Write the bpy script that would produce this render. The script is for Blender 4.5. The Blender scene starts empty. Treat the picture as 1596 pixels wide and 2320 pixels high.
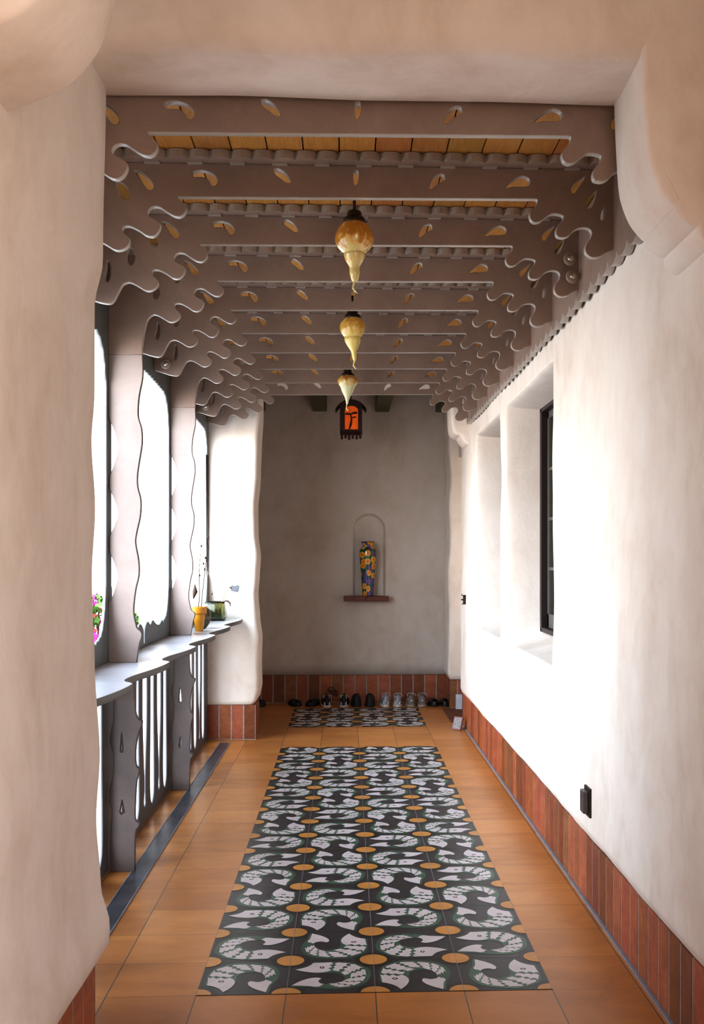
import bpy, bmesh, math, random
from mathutils import Vector, Matrix, noise
random.seed(7)
SC = bpy.context.scene
COL = SC.collection
PI = math.pi

# ------------------------------------------------------------------ materials
def new_mat(name):
    m = bpy.data.materials.new(name); m.use_nodes = True
    nt = m.node_tree
    return m, nt, nt.nodes['Principled BSDF']
def N(nt, t, **kw):
    n = nt.nodes.new(t)
    for k, v in kw.items(): setattr(n, k, v)
    return n
def ramp(nt, fac, stops, interp='LINEAR'):
    r = N(nt, 'ShaderNodeValToRGB'); r.color_ramp.interpolation = interp
    e = r.color_ramp.elements
    while len(e) > 1: e.remove(e[-1])
    e[0].position = stops[0][0]; e[0].color = (*stops[0][1], 1)
    for p, c in stops[1:]:
        x = e.new(p); x.color = (*c, 1)
    nt.links.new(fac, r.inputs[0]); return r.outputs[0]
def math_n(nt, op, a, b=None, c=None):
    n = N(nt, 'ShaderNodeMath', operation=op)
    for i, v in enumerate((a, b, c)):
        if v is None: continue
        if isinstance(v, (int, float)): n.inputs[i].default_value = v
        else: nt.links.new(v, n.inputs[i])
    return n.outputs[0]
def mixc(nt, fac, a, b, blend='MIX'):
    n = N(nt, 'ShaderNodeMix', data_type='RGBA', blend_type=blend)
    for s, v in ((n.inputs[0], fac), (n.inputs[6], a), (n.inputs[7], b)):
        if isinstance(v, (int, float)): s.default_value = v
        elif isinstance(v, tuple): s.default_value = (*v, 1)
        else: nt.links.new(v, s)
    return n.outputs[2]
def noise_n(nt, scale, detail=4, rough=.55, vec=None, dist=0):
    n = N(nt, 'ShaderNodeTexNoise'); n.inputs['Scale'].default_value = scale
    n.inputs['Detail'].default_value = detail; n.inputs['Roughness'].default_value = rough
    n.inputs['Distortion'].default_value = dist
    if vec is not None: nt.links.new(vec, n.inputs['Vector'])
    return n.outputs[0]
def objvec(nt, scale=(1, 1, 1)):
    tc = N(nt, 'ShaderNodeTexCoord')
    mp = N(nt, 'ShaderNodeMapping'); mp.inputs['Scale'].default_value = scale
    nt.links.new(tc.outputs['Object'], mp.inputs[0]); return mp.outputs[0]
def bump(nt, bs, h, strength=.3, dist=.01):
    b = N(nt, 'ShaderNodeBump'); b.inputs['Strength'].default_value = strength
    b.inputs['Distance'].default_value = dist
    nt.links.new(h, b.inputs['Height']); nt.links.new(b.outputs[0], bs.inputs['Normal'])
def simple(name, c, rough=.5, metal=0, var=.12, nscale=20, bmp=0, coat=0):
    m, nt, bs = new_mat(name)
    v = objvec(nt); n = noise_n(nt, nscale, 4, .6, v)
    d = tuple(x * (1 - var) for x in c); u = tuple(min(1, x * (1 + var)) for x in c)
    nt.links.new(ramp(nt, n, [(.3, d), (.7, u)]), bs.inputs['Base Color'])
    bs.inputs['Roughness'].default_value = rough; bs.inputs['Metallic'].default_value = metal
    if coat: bs.inputs['Coat Weight'].default_value = coat
    if bmp: bump(nt, bs, n, bmp, .005)
    return m

def plaster_mat(k=1):
    m, nt, bs = new_mat('plaster')
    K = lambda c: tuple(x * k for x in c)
    v = objvec(nt); vs = objvec(nt, (1.1, 1.1, .8))
    a = noise_n(nt, 1.6, 6, .62, vs, .6); b = noise_n(nt, 7, 5, .6, vs, .4); c = noise_n(nt, 60, 3, .6, v)
    s = math_n(nt, 'ADD', math_n(nt, 'MULTIPLY', a, .65), math_n(nt, 'MULTIPLY', b, .35))
    base = ramp(nt, s, [(.33, K((.66, .565, .485))), (.5, K((.76, .68, .615))), (.68, K((.81, .75, .70)))])
    nt.links.new(base, bs.inputs['Base Color']); bs.inputs['Roughness'].default_value = .85
    h = math_n(nt, 'ADD', math_n(nt, 'MULTIPLY', b, 1.0), math_n(nt, 'MULTIPLY', c, .12))
    bump(nt, bs, h, .35, .012)
    return m
M_PL = plaster_mat(); M_PL_SHADED = plaster_mat(.74)  # second plaster is darkened to put the back room's shade into its color

def steel_mat(name, base, dark, rough=.45):
    m, nt, bs = new_mat(name)
    v = objvec(nt)
    a = noise_n(nt, 3.5, 6, .65, v, .5); b = noise_n(nt, 160, 2, .5, v)
    s = math_n(nt, 'ADD', math_n(nt, 'MULTIPLY', a, .8), math_n(nt, 'MULTIPLY', b, .2))
    nt.links.new(ramp(nt, s, [(.3, dark), (.65, base)]), bs.inputs['Base Color'])
    bs.inputs['Roughness'].default_value = rough; bs.inputs['Metallic'].default_value = .0
    bump(nt, bs, b, .12, .002)
    return m
M_ST = steel_mat('gray_board', (.345, .247, .200), (.230, .165, .134))
M_ED = steel_mat('board_edge', (.50, .46, .42), (.36, .33, .30), .35)
M_SC = steel_mat('screen_board', (.17, .18, .175), (.11, .12, .12))
M_SCE = steel_mat('screen_edge', (.30, .31, .31), (.2, .21, .21))
M_CLE = steel_mat('cleat_edge', (.42, .36, .31), (.32, .27, .23))
M_RAIL = steel_mat('rail_board', (.115, .115, .125), (.075, .075, .085))
M_SHELF = steel_mat('shelf_board', (.66, .64, .67), (.52, .50, .52), .3)
M_SHE = steel_mat('shelf_edge', (.17, .17, .17), (.12, .12, .12))
M_POST = steel_mat('post_board', (.35, .28, .255), (.28, .22, .20))  # slightly lighter than the beam board, stronger light on the posts put into color
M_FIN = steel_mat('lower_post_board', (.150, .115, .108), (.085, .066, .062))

def plank_mat():
    m, nt, bs = new_mat('orange_planks')
    at = N(nt, 'ShaderNodeAttribute', attribute_name='tint')
    g = noise_n(nt, 9, 5, .6, objvec(nt, (9, .8, 1)), 1.2)
    c = ramp(nt, g, [(.3, (.38, .165, .032)), (.7, (.54, .27, .065))])
    c = mixc(nt, 1.0, c, at.outputs['Color'], 'MULTIPLY')
    nt.links.new(c, bs.inputs['Base Color']); bs.inputs['Roughness'].default_value = .45
    return m
M_PK = plank_mat()
M_DARK = simple('gap_shade_black', (.01, .008, .008), .9)  # near-black sheet color, stands in for shade in the plank gaps

def brick_mat():
    m, nt, bs = new_mat('red_brick')
    at = N(nt, 'ShaderNodeAttribute', attribute_name='tint')
    g = noise_n(nt, 5, 6, .65, objvec(nt, (2, 2, 3)), .8)
    c = ramp(nt, g, [(.28, (.25, .070, .036)), (.55, (.38, .110, .050)), (.75, (.44, .16, .085))])
    c = mixc(nt, 1.0, c, at.outputs['Color'], 'MULTIPLY')
    nt.links.new(c, bs.inputs['Base Color']); bs.inputs['Roughness'].default_value = .5
    bump(nt, bs, noise_n(nt, 120, 3, .6, objvec(nt)), .2, .002)
    return m
M_BR = brick_mat()
M_GR = simple('grout', (.36, .31, .28), .9, var=.2, nscale=60)
M_GR2 = simple('floor_grout', (.25, .24, .27), .8)

TW = .3077; X0 = -.5145; Y0 = 3.776
def floor_mat():
    m, nt, bs = new_mat('ochre_tile')
    tc = N(nt, 'ShaderNodeTexCoord'); sp = N(nt, 'ShaderNodeSeparateXYZ')
    nt.links.new(tc.outputs['Object'], sp.inputs[0])
    fx = math_n(nt, 'DIVIDE', math_n(nt, 'SUBTRACT', sp.outputs[0], X0), TW)
    fy = math_n(nt, 'DIVIDE', math_n(nt, 'SUBTRACT', sp.outputs[1], Y0), TW)
    def joint(f):
        fr = math_n(nt, 'FRACT', f)
        d = math_n(nt, 'MINIMUM', fr, math_n(nt, 'SUBTRACT', 1.0, fr))
        return d
    jx = math_n(nt, 'LESS_THAN', joint(fx), .0065); jy = math_n(nt, 'LESS_THAN', joint(fy), .0045)
    cb = N(nt, 'ShaderNodeCombineXYZ')
    nt.links.new(math_n(nt, 'FLOOR', fx), cb.inputs[0]); nt.links.new(math_n(nt, 'FLOOR', fy), cb.inputs[1])
    wn = N(nt, 'ShaderNodeTexWhiteNoise'); nt.links.new(cb.outputs[0], wn.inputs[0])
    g = noise_n(nt, 3.0, 6, .6, objvec(nt, (1, 2.2, 1)), .8)
    s = math_n(nt, 'ADD', math_n(nt, 'MULTIPLY', g, .7), math_n(nt, 'MULTIPLY', wn.outputs[0], .3))
    c = ramp(nt, s, [(.25, (.36, .142, .036)), (.5, (.48, .20, .052)), (.75, (.58, .265, .080))])
    c = mixc(nt, jy, c, (.16, .085, .045)); c = mixc(nt, jx, c, (.09, .07, .06))
    nt.links.new(c, bs.inputs['Base Color'])
    bs.inputs['Roughness'].default_value = .33
    bs.inputs['Specular IOR Level'].default_value = .45
    bump(nt, bs, noise_n(nt, 12, 4, .6, objvec(nt)), .05, .003)
    return m
M_FL = floor_mat()
M_T0 = simple('tile_charcoal', (.028, .026, .030), .35, nscale=6, var=.3)
M_T1 = simple('tile_green', (.045, .105, .068), .35, nscale=8, var=.3)
M_T2 = simple('tile_white', (.56, .50, .51), .35, nscale=8, var=.08)
M_T3 = simple('tile_orange', (.50, .235, .055), .35, nscale=8, var=.15)
M_T4 = simple('tile_black', (.012, .012, .013), .35)
M_DRAIN = simple('drain_steel', (.085, .085, .10), .32, .4, nscale=8, var=.35)
M_OLIVE = simple('olive_paint', (.055, .05, .012), .5)
M_WOODR = simple('red_shelf_wood', (.13, .028, .012), .5, nscale=14)
M_BRONZE = simple('bronze', (.035, .022, .016), .45, .5, nscale=30)
M_LBODY = simple('lantern_metal', (.045, .012, .008), .55, .2)
M_WINF = simple('window_frame_brown', (.022, .010, .009), .5)
M_SASH = simple('window_sash_gray', (.10, .095, .085), .4)
M_STEM = simple('twig', (.07, .04, .025), .7)
M_STEMT = simple('tan_stalk', (.55, .30, .16), .7)
M_LEAF = simple('leaf_green', (.10, .22, .035), .5, var=.4)
M_PINK = simple('pink_petal', (.75, .04, .42), .6, var=.3)
M_CORAL = simple('coral_petal', (.75, .12, .10), .6, var=.3)
M_OCHRE = simple('ochre_glaze', (.62, .27, .02), .3, var=.15, coat=.3)
M_DGREEN = simple('dark_green_glaze', (.06, .055, .012), .25, coat=.4)
M_TAG = simple('gray_tag', (.13, .13, .145), .6, var=.35, nscale=90)
M_BLK = simple('shoe_black', (.009, .009, .010), .6)
M_BLK2 = simple('shoe_black_leather', (.012, .010, .009), .3)
M_WHT = simple('sole_white', (.62, .60, .60), .6)
M_SIL = simple('shoe_silver', (.34, .35, .40), .38, .3, var=.35, nscale=35)
M_NAVY = simple('shoe_navy', (.03, .035, .06), .5)
M_GRY = simple('shoe_taupe', (.20, .165, .15), .8)
M_GRYS = simple('sole_taupe', (.36, .31, .27), .8)
M_LACE = simple('lace', (.55, .52, .50), .8)
M_BRN = simple('brown_leather', (.065, .026, .012), .5)
M_MAT = simple('coir_mat', (.14, .045, .022), .95, var=.4, nscale=120, bmp=.6)
M_CARD = simple('card_maroon', (.22, .07, .06), .5)
M_CARDW = simple('card_print', (.22, .20, .19), .5, var=.5, nscale=90)
M_BOXW = simple('pale_box', (.50, .53, .58), .6)
M_STEEL = simple('polished_steel', (.6, .58, .52), .25, .9)
M_GROUND = simple('pale_paving', (.82, .80, .76), .9, var=.05, nscale=3)
M_OUTPL = simple('courtyard_plaster', (.85, .82, .78), .9, var=.05, nscale=3)

def opal_mat(name, top, low, ztop, zlow):
    m, nt, bs = new_mat(name)
    tc = N(nt, 'ShaderNodeTexCoord'); sp = N(nt, 'ShaderNodeSeparateXYZ')
    nt.links.new(tc.outputs['Object'], sp.inputs[0])
    f = math_n(nt, 'DIVIDE', math_n(nt, 'SUBTRACT', sp.outputs[2], zlow), ztop - zlow)
    nn = noise_n(nt, 38, 4, .6, objvec(nt, (1, 1, .45)), .3)
    nn2 = math_n(nt, 'MULTIPLY', math_n(nt, 'SUBTRACT', nn, .5), 2.6)
    f2 = math_n(nt, 'ADD', f, nn2)
    c = ramp(nt, f2, [(.35, low), (.62, (.72, .43, .12)), (.85, top)])
    c = mixc(nt, math_n(nt, 'LESS_THAN', f, .12), c, low)
    nt.links.new(c, bs.inputs['Base Color']); bs.inputs['Roughness'].default_value = .12
    bs.inputs['Subsurface Weight'].default_value = .25
    bs.inputs['Subsurface Radius'].default_value = (.03, .02, .01)
    bs.inputs['Coat Weight'].default_value = .5
    nt.links.new(c, bs.inputs['Emission Color']); bs.inputs['Emission Strength'].default_value = .05  # faint glow stands in for daylight through the unlit glass
    return m
M_OPAL = [opal_mat('opal_glass', (.48, .20, .02), (.66, .54, .24), -.06, -.24),
          opal_mat('opal_glass_amber', (.60, .34, .05), (.74, .58, .20), .02, -.22),
          opal_mat('opal_glass_pale', (.50, .20, .03), (.70, .66, .40), -.02, -.15)]
def emis(name, c, e):
    m, nt, bs = new_mat(name)
    n = noise_n(nt, 14, 3, .6, objvec(nt, (2, 2, .6)))
    cc = ramp(nt, n, [(.3, tuple(x * .8 for x in c)), (.7, tuple(min(1, x * 1.25) for x in c))])
    nt.links.new(cc, bs.inputs['Base Color']); nt.links.new(cc, bs.inputs['Emission Color'])
    bs.inputs['Emission Strength'].default_value = e; bs.inputs['Roughness'].default_value = .4
    return m
M_AMBER = emis('amber_panel', (.80, .13, .004), .30)
def glass(name, c, rough=.05):
    m, nt, bs = new_mat(name)
    nn = noise_n(nt, 3, 2, .5, objvec(nt))
    nt.links.new(ramp(nt, nn, [(.3, c), (.7, tuple(x * .9 for x in c))]), bs.inputs['Base Color'])
    bs.inputs['Transmission Weight'].default_value = 1
    bs.inputs['Roughness'].default_value = rough; bs.inputs['IOR'].default_value = 1.45
    return m
M_GLASSJ = glass('green_glass', (.62, .66, .42), .08)
M_PANE = simple('dark_window_glass', (.03, .026, .016), .06)
def vase_mat():
    m, nt, bs = new_mat('painted_vase')
    tc = N(nt, 'ShaderNodeTexCoord'); sp = N(nt, 'ShaderNodeSeparateXYZ')
    nt.links.new(tc.outputs['Object'], sp.inputs[0])
    ang = math_n(nt, 'ARCTAN2', sp.outputs[0], math_n(nt, 'MULTIPLY', sp.outputs[1], -1.0))
    cb = N(nt, 'ShaderNodeCombineXYZ')
    nt.links.new(math_n(nt, 'MULTIPLY', ang, .08), cb.inputs[0]); nt.links.new(sp.outputs[2], cb.inputs[1])
    v = N(nt, 'ShaderNodeTexVoronoi', voronoi_dimensions='2D'); v.inputs['Scale'].default_value = 14.5
    v.inputs['Randomness'].default_value = .55
    nt.links.new(cb.outputs[0], v.inputs['Vector'])
    # petals: wobble of the distance by angle around the cell
    nn = noise_n(nt, 90, 2, .5, cb.outputs[0])
    d = math_n(nt, 'ADD', v.outputs['Distance'], math_n(nt, 'MULTIPLY', math_n(nt, 'SUBTRACT', nn, .5), .28))
    sc = N(nt, 'ShaderNodeSeparateColor'); nt.links.new(v.outputs['Color'], sc.inputs[0])
    yel = ramp(nt, d, [(.0, (.45, .25, .02)), (.10, (.35, .015, .005)), (.17, (.75, .33, .015)), (.44, (.70, .42, .02)), (.47, (.01, .09, .05))], 'CONSTANT')
    pur = ramp(nt, d, [(.0, (.6, .12, .10)), (.09, (.05, .003, .04)), (.20, (.10, .07, .26)), (.42, (.045, .035, .16)), (.50, (.008, .07, .06))], 'CONSTANT')
    c = mixc(nt, math_n(nt, 'GREATER_THAN', sc.outputs[0], .5), yel, pur)
    nt.links.new(c, bs.inputs['Base Color']); bs.inputs['Roughness'].default_value = .18
    bs.inputs['Coat Weight'].default_value = .6
    return m
M_VASE = vase_mat()

# ------------------------------------------------------------------ helpers
def link(o, parent=None):
    COL.objects.link(o)
    if parent is not None: o.parent = parent
    return o
def tag(o, label=None, cat=None, group=None, kind=None):
    if label: o['label'] = label
    if cat: o['category'] = cat
    if group: o['group'] = group
    if kind: o['kind'] = kind
    return o
def empty(name, loc=(0, 0, 0), rz=0):
    o = bpy.data.objects.new(name, None); o.location = loc; o.rotation_euler = (0, 0, rz)
    o.empty_display_size = .1
    return link(o)
class MB:
    def __init__(s): s.bm = bmesh.new(); s.col = s.bm.loops.layers.color.new('tint')
    def _tint(s, faces, t):
        if t is None: t = (1, 1, 1)
        for f in faces:
            for l in f.loops: l[s.col] = (*t, 1)
    def box(s, a, b, mi=0, bev=0, tint=None, rot=None, about=None):
        vs = [s.bm.verts.new((x, y, z)) for x in (a[0], b[0]) for y in (a[1], b[1]) for z in (a[2], b[2])]
        F = [(0, 1, 3, 2), (4, 6, 7, 5), (0, 4, 5, 1), (2, 3, 7, 6), (0, 2, 6, 4), (1, 5, 7, 3)]
        fs = [s.bm.faces.new([vs[i] for i in q]) for q in F]
        if rot is not None:
            c = Vector(about) if about is not None else (Vector(a) + Vector(b)) / 2
            bmesh.ops.rotate(s.bm, cent=c, matrix=rot, verts=vs)
        if bev:
            ed = list({e for f in fs for e in f.edges})
            r = bmesh.ops.bevel(s.bm, geom=ed, offset=bev, segments=2, affect='EDGES', profile=.6)
            fs = list({f for v in r['verts'] for f in v.link_faces} | {f for f in fs if f.is_valid})
        for f in fs: f.material_index = mi
        s._tint(fs, tint); return fs
    def poly(s, pts, mi=0, tint=None):
        f = s.bm.faces.new([s.bm.verts.new(p) for p in pts]); f.material_index = mi
        s._tint([f], tint); return f
    def tube(s, pts, r, seg=8, mi=0, cap=True, closed=False):
        rs = r if isinstance(r, (list, tuple)) else [r] * len(pts)
        pts = [Vector(p) for p in pts]; rings = []; n = len(pts); up = None
        for i, p in enumerate(pts):
            if closed: t = pts[(i + 1) % n] - pts[i - 1]
            else: t = pts[min(i + 1, n - 1)] - pts[max(i - 1, 0)]
            t.normalize()
            if up is None: up = Vector((0, 0, 1)) if abs(t.z) < .9 else Vector((1, 0, 0))
            x = t.cross(up)
            if x.length < 1e-5: x = t.cross(Vector((0, 1, 0)))
            x.normalize(); up = x.cross(t).normalized()
            rings.append([s.bm.verts.new(p + (x * math.cos(2 * PI * k / seg) + up * math.sin(2 * PI * k / seg)) * rs[i]) for k in range(seg)])
        fs = []
        m = n if closed else n - 1
        for i in range(m):
            A, B = rings[i], rings[(i + 1) % n]
            for k in range(seg): fs.append(s.bm.faces.new((A[k], A[(k + 1) % seg], B[(k + 1) % seg], B[k])))
        if cap and not closed:
            fs.append(s.bm.faces.new(rings[0][::-1])); fs.append(s.bm.faces.new(rings[-1]))
        for f in fs: f.material_index = mi; f.smooth = True
        s._tint(fs, None); return fs
    def lathe(s, prof, seg=32, c=(0, 0, 0), mi=0, sx=1, sy=1, wob=None):
        rings = []
        for r, z in prof:
            rings.append([s.bm.verts.new((c[0] + r * sx * math.cos(2 * PI * k / seg), c[1] + r * sy * math.sin(2 * PI * k / seg), c[2] + z)) for k in range(seg)])
        fs = []
        for A, B in zip(rings, rings[1:]):
            for k in range(seg): fs.append(s.bm.faces.new((A[k], A[(k + 1) % seg], B[(k + 1) % seg], B[k])))
        fs.append(s.bm.faces.new(rings[0][::-1])); fs.append(s.bm.faces.new(rings[-1]))
        for f in fs: f.material_index = mi; f.smooth = True
        s._tint(fs, None); return fs
    def prism(s, pts, axis, a, b, mi=0, mi_side=None):
        """pts 2D outline; axis 'y': (x,z) extruded along y; 'x': (y,z) along x; 'z': (x,y) along z"""
        def P3(p, t): return {'y': (p[0], t, p[1]), 'x': (t, p[0], p[1]), 'z': (p[0], p[1], t)}[axis]
        A = [s.bm.verts.new(P3(p, a)) for p in pts]; B = [s.bm.verts.new(P3(p, b)) for p in pts]
        n = len(pts); fs = [s.bm.faces.new(A), s.bm.faces.new(B[::-1])]
        for f in fs: f.material_index = mi
        sd = [s.bm.faces.new((A[(i + 1) % n], A[i], B[i], B[(i + 1) % n])) for i in range(n)]
        for f in sd: f.material_index = mi if mi_side is None else mi_side
        s._tint(fs + sd, None); return fs + sd
    def build(s, name, mats, parent=None, smooth=False, recalc=True):
        if recalc: bmesh.ops.recalc_face_normals(s.bm, faces=s.bm.faces)
        if smooth:
            for f in s.bm.faces: f.smooth = True
        me = bpy.data.meshes.new(name); s.bm.to_mesh(me); s.bm.free()
        for m in (mats if isinstance(mats, (list, tuple)) else [mats]): me.materials.append(m)
        o = bpy.data.objects.new(name, me); return link(o, parent)
def autosmooth(o, deg=35):
    me = o.data
    for p in me.polygons: p.use_smooth = True
    bm = bmesh.new(); bm.from_mesh(me)
    for e in bm.edges:
        if len(e.link_faces) == 2 and e.calc_face_angle(0) > math.radians(deg): e.smooth = False
    bm.to_mesh(me); bm.free()

def cr(pts, n=5, closed=False):
    """Catmull-Rom resample"""
    P = [Vector(p).to_2d() for p in pts]; out = []; L = len(P)
    rng = range(L) if closed else range(L - 1)
    for i in rng:
        p0 = P[(i - 1) % L] if closed or i > 0 else P[i]; p1 = P[i]; p2 = P[(i + 1) % L]
        p3 = P[(i + 2) % L] if closed or i + 2 < L else p2
        for k in range(n):
            t = k / n
            out.append(tuple(.5 * ((2 * p1) + (p2 - p0) * t + (2 * p0 - 5 * p1 + 4 * p2 - p3) * t * t + (3 * p1 - p0 - 3 * p2 + p3) * t ** 3)))
    if not closed: out.append(tuple(P[-1]))
    return out
def plate(name, loops, thick, axis, at, mats, parent=None, bev=.003):
    """flat board cut to an outline with holes. axis 'y': loops in (x,z), 'x': (y,z), 'z': (x,y). 'at' = position of the near face along axis"""
    cu = bpy.data.curves.new(name, 'CURVE'); cu.dimensions = '2D'; cu.fill_mode = 'BOTH'
    for lp in loops:
        sp = cu.splines.new('POLY'); sp.points.add(len(lp) - 1)
        for i, p in enumerate(lp): sp.points[i].co = (p[0], p[1], 0, 1)
        sp.use_cyclic_u = True
    cu.extrude = thick / 2 - bev; cu.bevel_depth = bev; cu.bevel_resolution = 1; cu.offset = -bev
    tmp = bpy.data.objects.new('tmp_curve', cu); COL.objects.link(tmp)
    dg = bpy.context.evaluated_depsgraph_get(); dg.update()
    me = bpy.data.meshes.new_from_object(tmp.evaluated_get(dg)); me.name = name
    bpy.data.objects.remove(tmp); bpy.data.curves.remove(cu)
    bm = bmesh.new(); bm.from_mesh(me)
    bmesh.ops.remove_doubles(bm, verts=bm.verts, dist=1e-5)
    bm.normal_update()
    for f in bm.faces: f.material_index = 0 if abs(f.normal.z) > .9 else 1
    mid = at + thick / 2
    for v in bm.verts:
        x, y, z = v.co
        v.co = {'y': (x, mid - z, y), 'x': (mid + z, x, y), 'z': (x, y, mid + z)}[axis]
    bmesh.ops.recalc_face_normals(bm, faces=bm.faces)
    me.materials.clear()
    for m in mats: me.materials.append(m)
    bm.to_mesh(me); bm.free()
    o = bpy.data.objects.new(name, me); return link(o, parent)
def lerp_tab(tab, z):
    if z <= tab[0][0]: return tab[0][1]
    for (a, va), (b, vb) in zip(tab, tab[1:]):
        if z <= b:
            t = (z - a) / (b - a); t = t * t * (3 - 2 * t); return va + (vb - va) * t
    return tab[-1][1]
def wob(x, y, z, s=1.5, a=.012):
    return a * noise.noise(Vector((x * s, y * s, z * s * .6)))

# ------------------------------------------------------------------ floor
FX0, FX1, FY0, FY1 = -1.62, 2.0, -3.2, 11.75
mb = MB(); mb.prism([(FX0, FY0), (FX1, FY0), (FX1, FY1), (FX0, FY1), (FX0, 9.45), (-1.175, 9.45), (-1.175, 3.43), (FX0, 3.43)], 'z', -.15, 0); fl = mb.build('floor', M_FL); tag(fl, kind='structure')
# fish tile inlay
OUT = [(.07, .58), (.11, .74), (.22, .85), (.36, .92), (.55, .91), (.68, .87), (.80, .77), (.86, .58), (.84, .40), (.79, .24), (.77, .04)]
OUT2 = [(.77, .04), (.66, .13), (.58, .22), (.545, .31), (.57, .38), (.64, .35), (.71, .40), (.72, .50), (.66, .60), (.56, .63), (.47, .60), (.40, .52), (.40, .34), (.37, .20), (.29, .07)]
OUT3 = [(.29, .07), (.24, .17), (.16, .24), (.08, .27), (.07, .40), (.07, .58)]
fish_out = cr(OUT, 3)[:-1] + cr(OUT2, 3)[:-1] + cr(OUT3, 3)[:-1]
green = []
cx, cy = .47, .52
for (x, y) in fish_out:
    green.append((x + (x - cx) * .06 + .012, y + .018 + (y - cy) * .05))
head = cr([(.07, .52), (.08, .40), (.085, .28)], 3)[:-1] + cr([(.085, .28), (.17, .235), (.24, .165), (.29, .07)], 3)[:-1] + cr([(.29, .07), (.36, .19), (.395, .33), (.37, .44), (.32, .50)], 3)[:-1] + cr([(.32, .50), (.26, .46), (.22, .51), (.17, .47), (.13, .52), (.10, .49), (.07, .52)], 2)[:-1]
tail = cr([(.80, .38), (.82, .33), (.79, .24), (.77, .05)], 3)[:-1] + cr([(.77, .05), (.66, .13), (.58, .22), (.545, .31), (.57, .38), (.64, .35), (.71, .37), (.745, .42)], 3)[:-1] + [(.745, .42), (.77, .39)]
cl_in = [(.34, .50), (.36, .57), (.43, .64), (.53, .68), (.61, .66), (.68, .60), (.72, .52), (.735, .44)]
cl_out = [(.075, .53), (.10, .70), (.21, .84), (.36, .905), (.54, .90), (.69, .855), (.81, .74), (.855, .50)]
ci, co = cr(cl_in, 12), cr(cl_out, 12)
def band(t0, t1, s0, s1):
    n = len(ci) - 1
    def P(t, s):
        k = max(0, min(n, t * n)); i = min(n - 1, int(k)); f = k - i
        a = Vector(ci[i]).lerp(Vector(ci[i + 1]), f); b = Vector(co[i]).lerp(Vector(co[i + 1]), f)
        return tuple(a.lerp(b, s))
    lobes = 3; a = []
    for i in range(lobes * 3 + 1):
        s = s0 + (s1 - s0) * i / (lobes * 3); ph = i % 3
        a.append(P(t0 + (.03 if ph == 0 else 0), s))
    b = []
    for i in range(lobes * 3 + 1):
        s = s0 + (s1 - s0) * i / (lobes * 3); ph = i % 3
        b.append(P(t1 - (.0 if ph else -.035), s))
    return a + b[::-1]
bands = [band(.02, .14, .03, 1.0), band(.18, .32, .28, 1.0), band(.22, .34, -.02, .25), band(.37, .51, .22, 1.0), band(.55, .68, .08, 1.0), band(.71, .82, .05, 1.0), band(.85, .93, .02, 1.0)]
def rotpt(p, q):
    x, y = p[0] - .5, p[1] - .5
    for _ in range(q): x, y = -y, x
    return x + .5, y + .5
ROT = [[0, 3, 0, 2], [1, 2, 1, 3], [3, 0, 3, 2], [2, 1, 2, 0], [0, 3, 0, 3], [1, 2, 1, 2], [3, 0, 3, 0], [2, 1, 2, 1]]
def clipc(cx, cy, r, x0, x1, y0, y1, n=28):
    return [(min(max(cx + r * math.cos(2 * PI * k / n), x0), x1), min(max(cy + r * math.sin(2 * PI * k / n), y0), y1)) for k in range(n)]
def dedup(p):
    o = []
    for q in p:
        if not o or (abs(q[0] - o[-1][0]) + abs(q[1] - o[-1][1])) > 1e-5: o.append(q)
    if abs(o[0][0] - o[-1][0]) + abs(o[0][1] - o[-1][1]) < 1e-5: o.pop()
    return o
def inlay(name, ya, rows, off, th=TW, cut=0):
    mb = MB(); xa, xb = X0, X0 + 4 * TW; yb = ya + rows * th
    mb.box((xa, ya, -.01), (xb, yb, .0010), 0)
    for j in range(rows + 1):
        for i in range(5):
            c = (xa + i * TW, ya + j * th)
            p = dedup(clipc(c[0], c[1], .235 * TW, xa, xb, ya, yb))
            mb.poly([(x, y, .0013) for x, y in p], 4)
            p = dedup(clipc(c[0], c[1], .166 * TW, xa, xb, ya, yb))
            mb.poly([(x, y, .0022) for x, y in p], 3)
    for j in range(rows):
        R = ROT[(j + off) % 8]
        for i in range(4):
            q = R[i]; fy = 1 if (j * 7 + i * 3 + off) % 1 == 0 else -1
            def T(lp, z): return [(xa + (i + rotpt(p, q)[0]) * TW, ya + (j + rotpt(p, q)[1]) * th, z) for p in lp]
            mb.poly(T(green, .0016), 1); mb.poly(T(head, .0020), 2); mb.poly(T(tail, .0020), 2)
            for b in bands: mb.poly(T(b, .0019), 2)
            e = [(.235 + .035 * math.cos(a * PI / 6), .385 + .028 * math.sin(a * PI / 6)) for a in range(12)]
            e2 = [(.235 + .017 * math.cos(a * PI / 6), .385 + .013 * math.sin(a * PI / 6)) for a in range(12)]
            mb.poly(T(e, .0024), 4); mb.poly(T(e2, .0026), 2)
    for i in range(1, 4): mb.box((xa + i * TW - .0009, ya, .001), (xa + i * TW + .0009, yb, .0029), 5)
    for j in range(0, rows): mb.box((xa, ya + j * th - .0005, .001), (xb, ya + j * th + .0005, .0012), 4)
    for f in mb.bm.faces:
        f.normal_update()
        if len(f.verts) > 4 and f.normal.z < 0: f.normal_flip()
    return mb.build(name, [M_T0, M_T1, M_T2, M_T3, M_T4, M_GR2], fl, recalc=False)
inlay('fish_tile_inlay', 3.776, 16, 0)
inlay('fish_tile_inlay', 9.72, 4, 2)

mb = MB()
mb.box((-1.022, 3.0, -.006), (-.943, 8.92, .004), 0, .0015)
mb.box((-.943, 3.0, -.006), (-.939, 8.92, .006), 1)
mb.box((-1.026, 3.0, -.006), (-1.022, 8.92, .006), 1)
tag(mb.build('floor_drain_strip', [M_DRAIN, M_GR2]), 'long narrow steel drain strip set in the floor tiles along the railing', 'drain')

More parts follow.
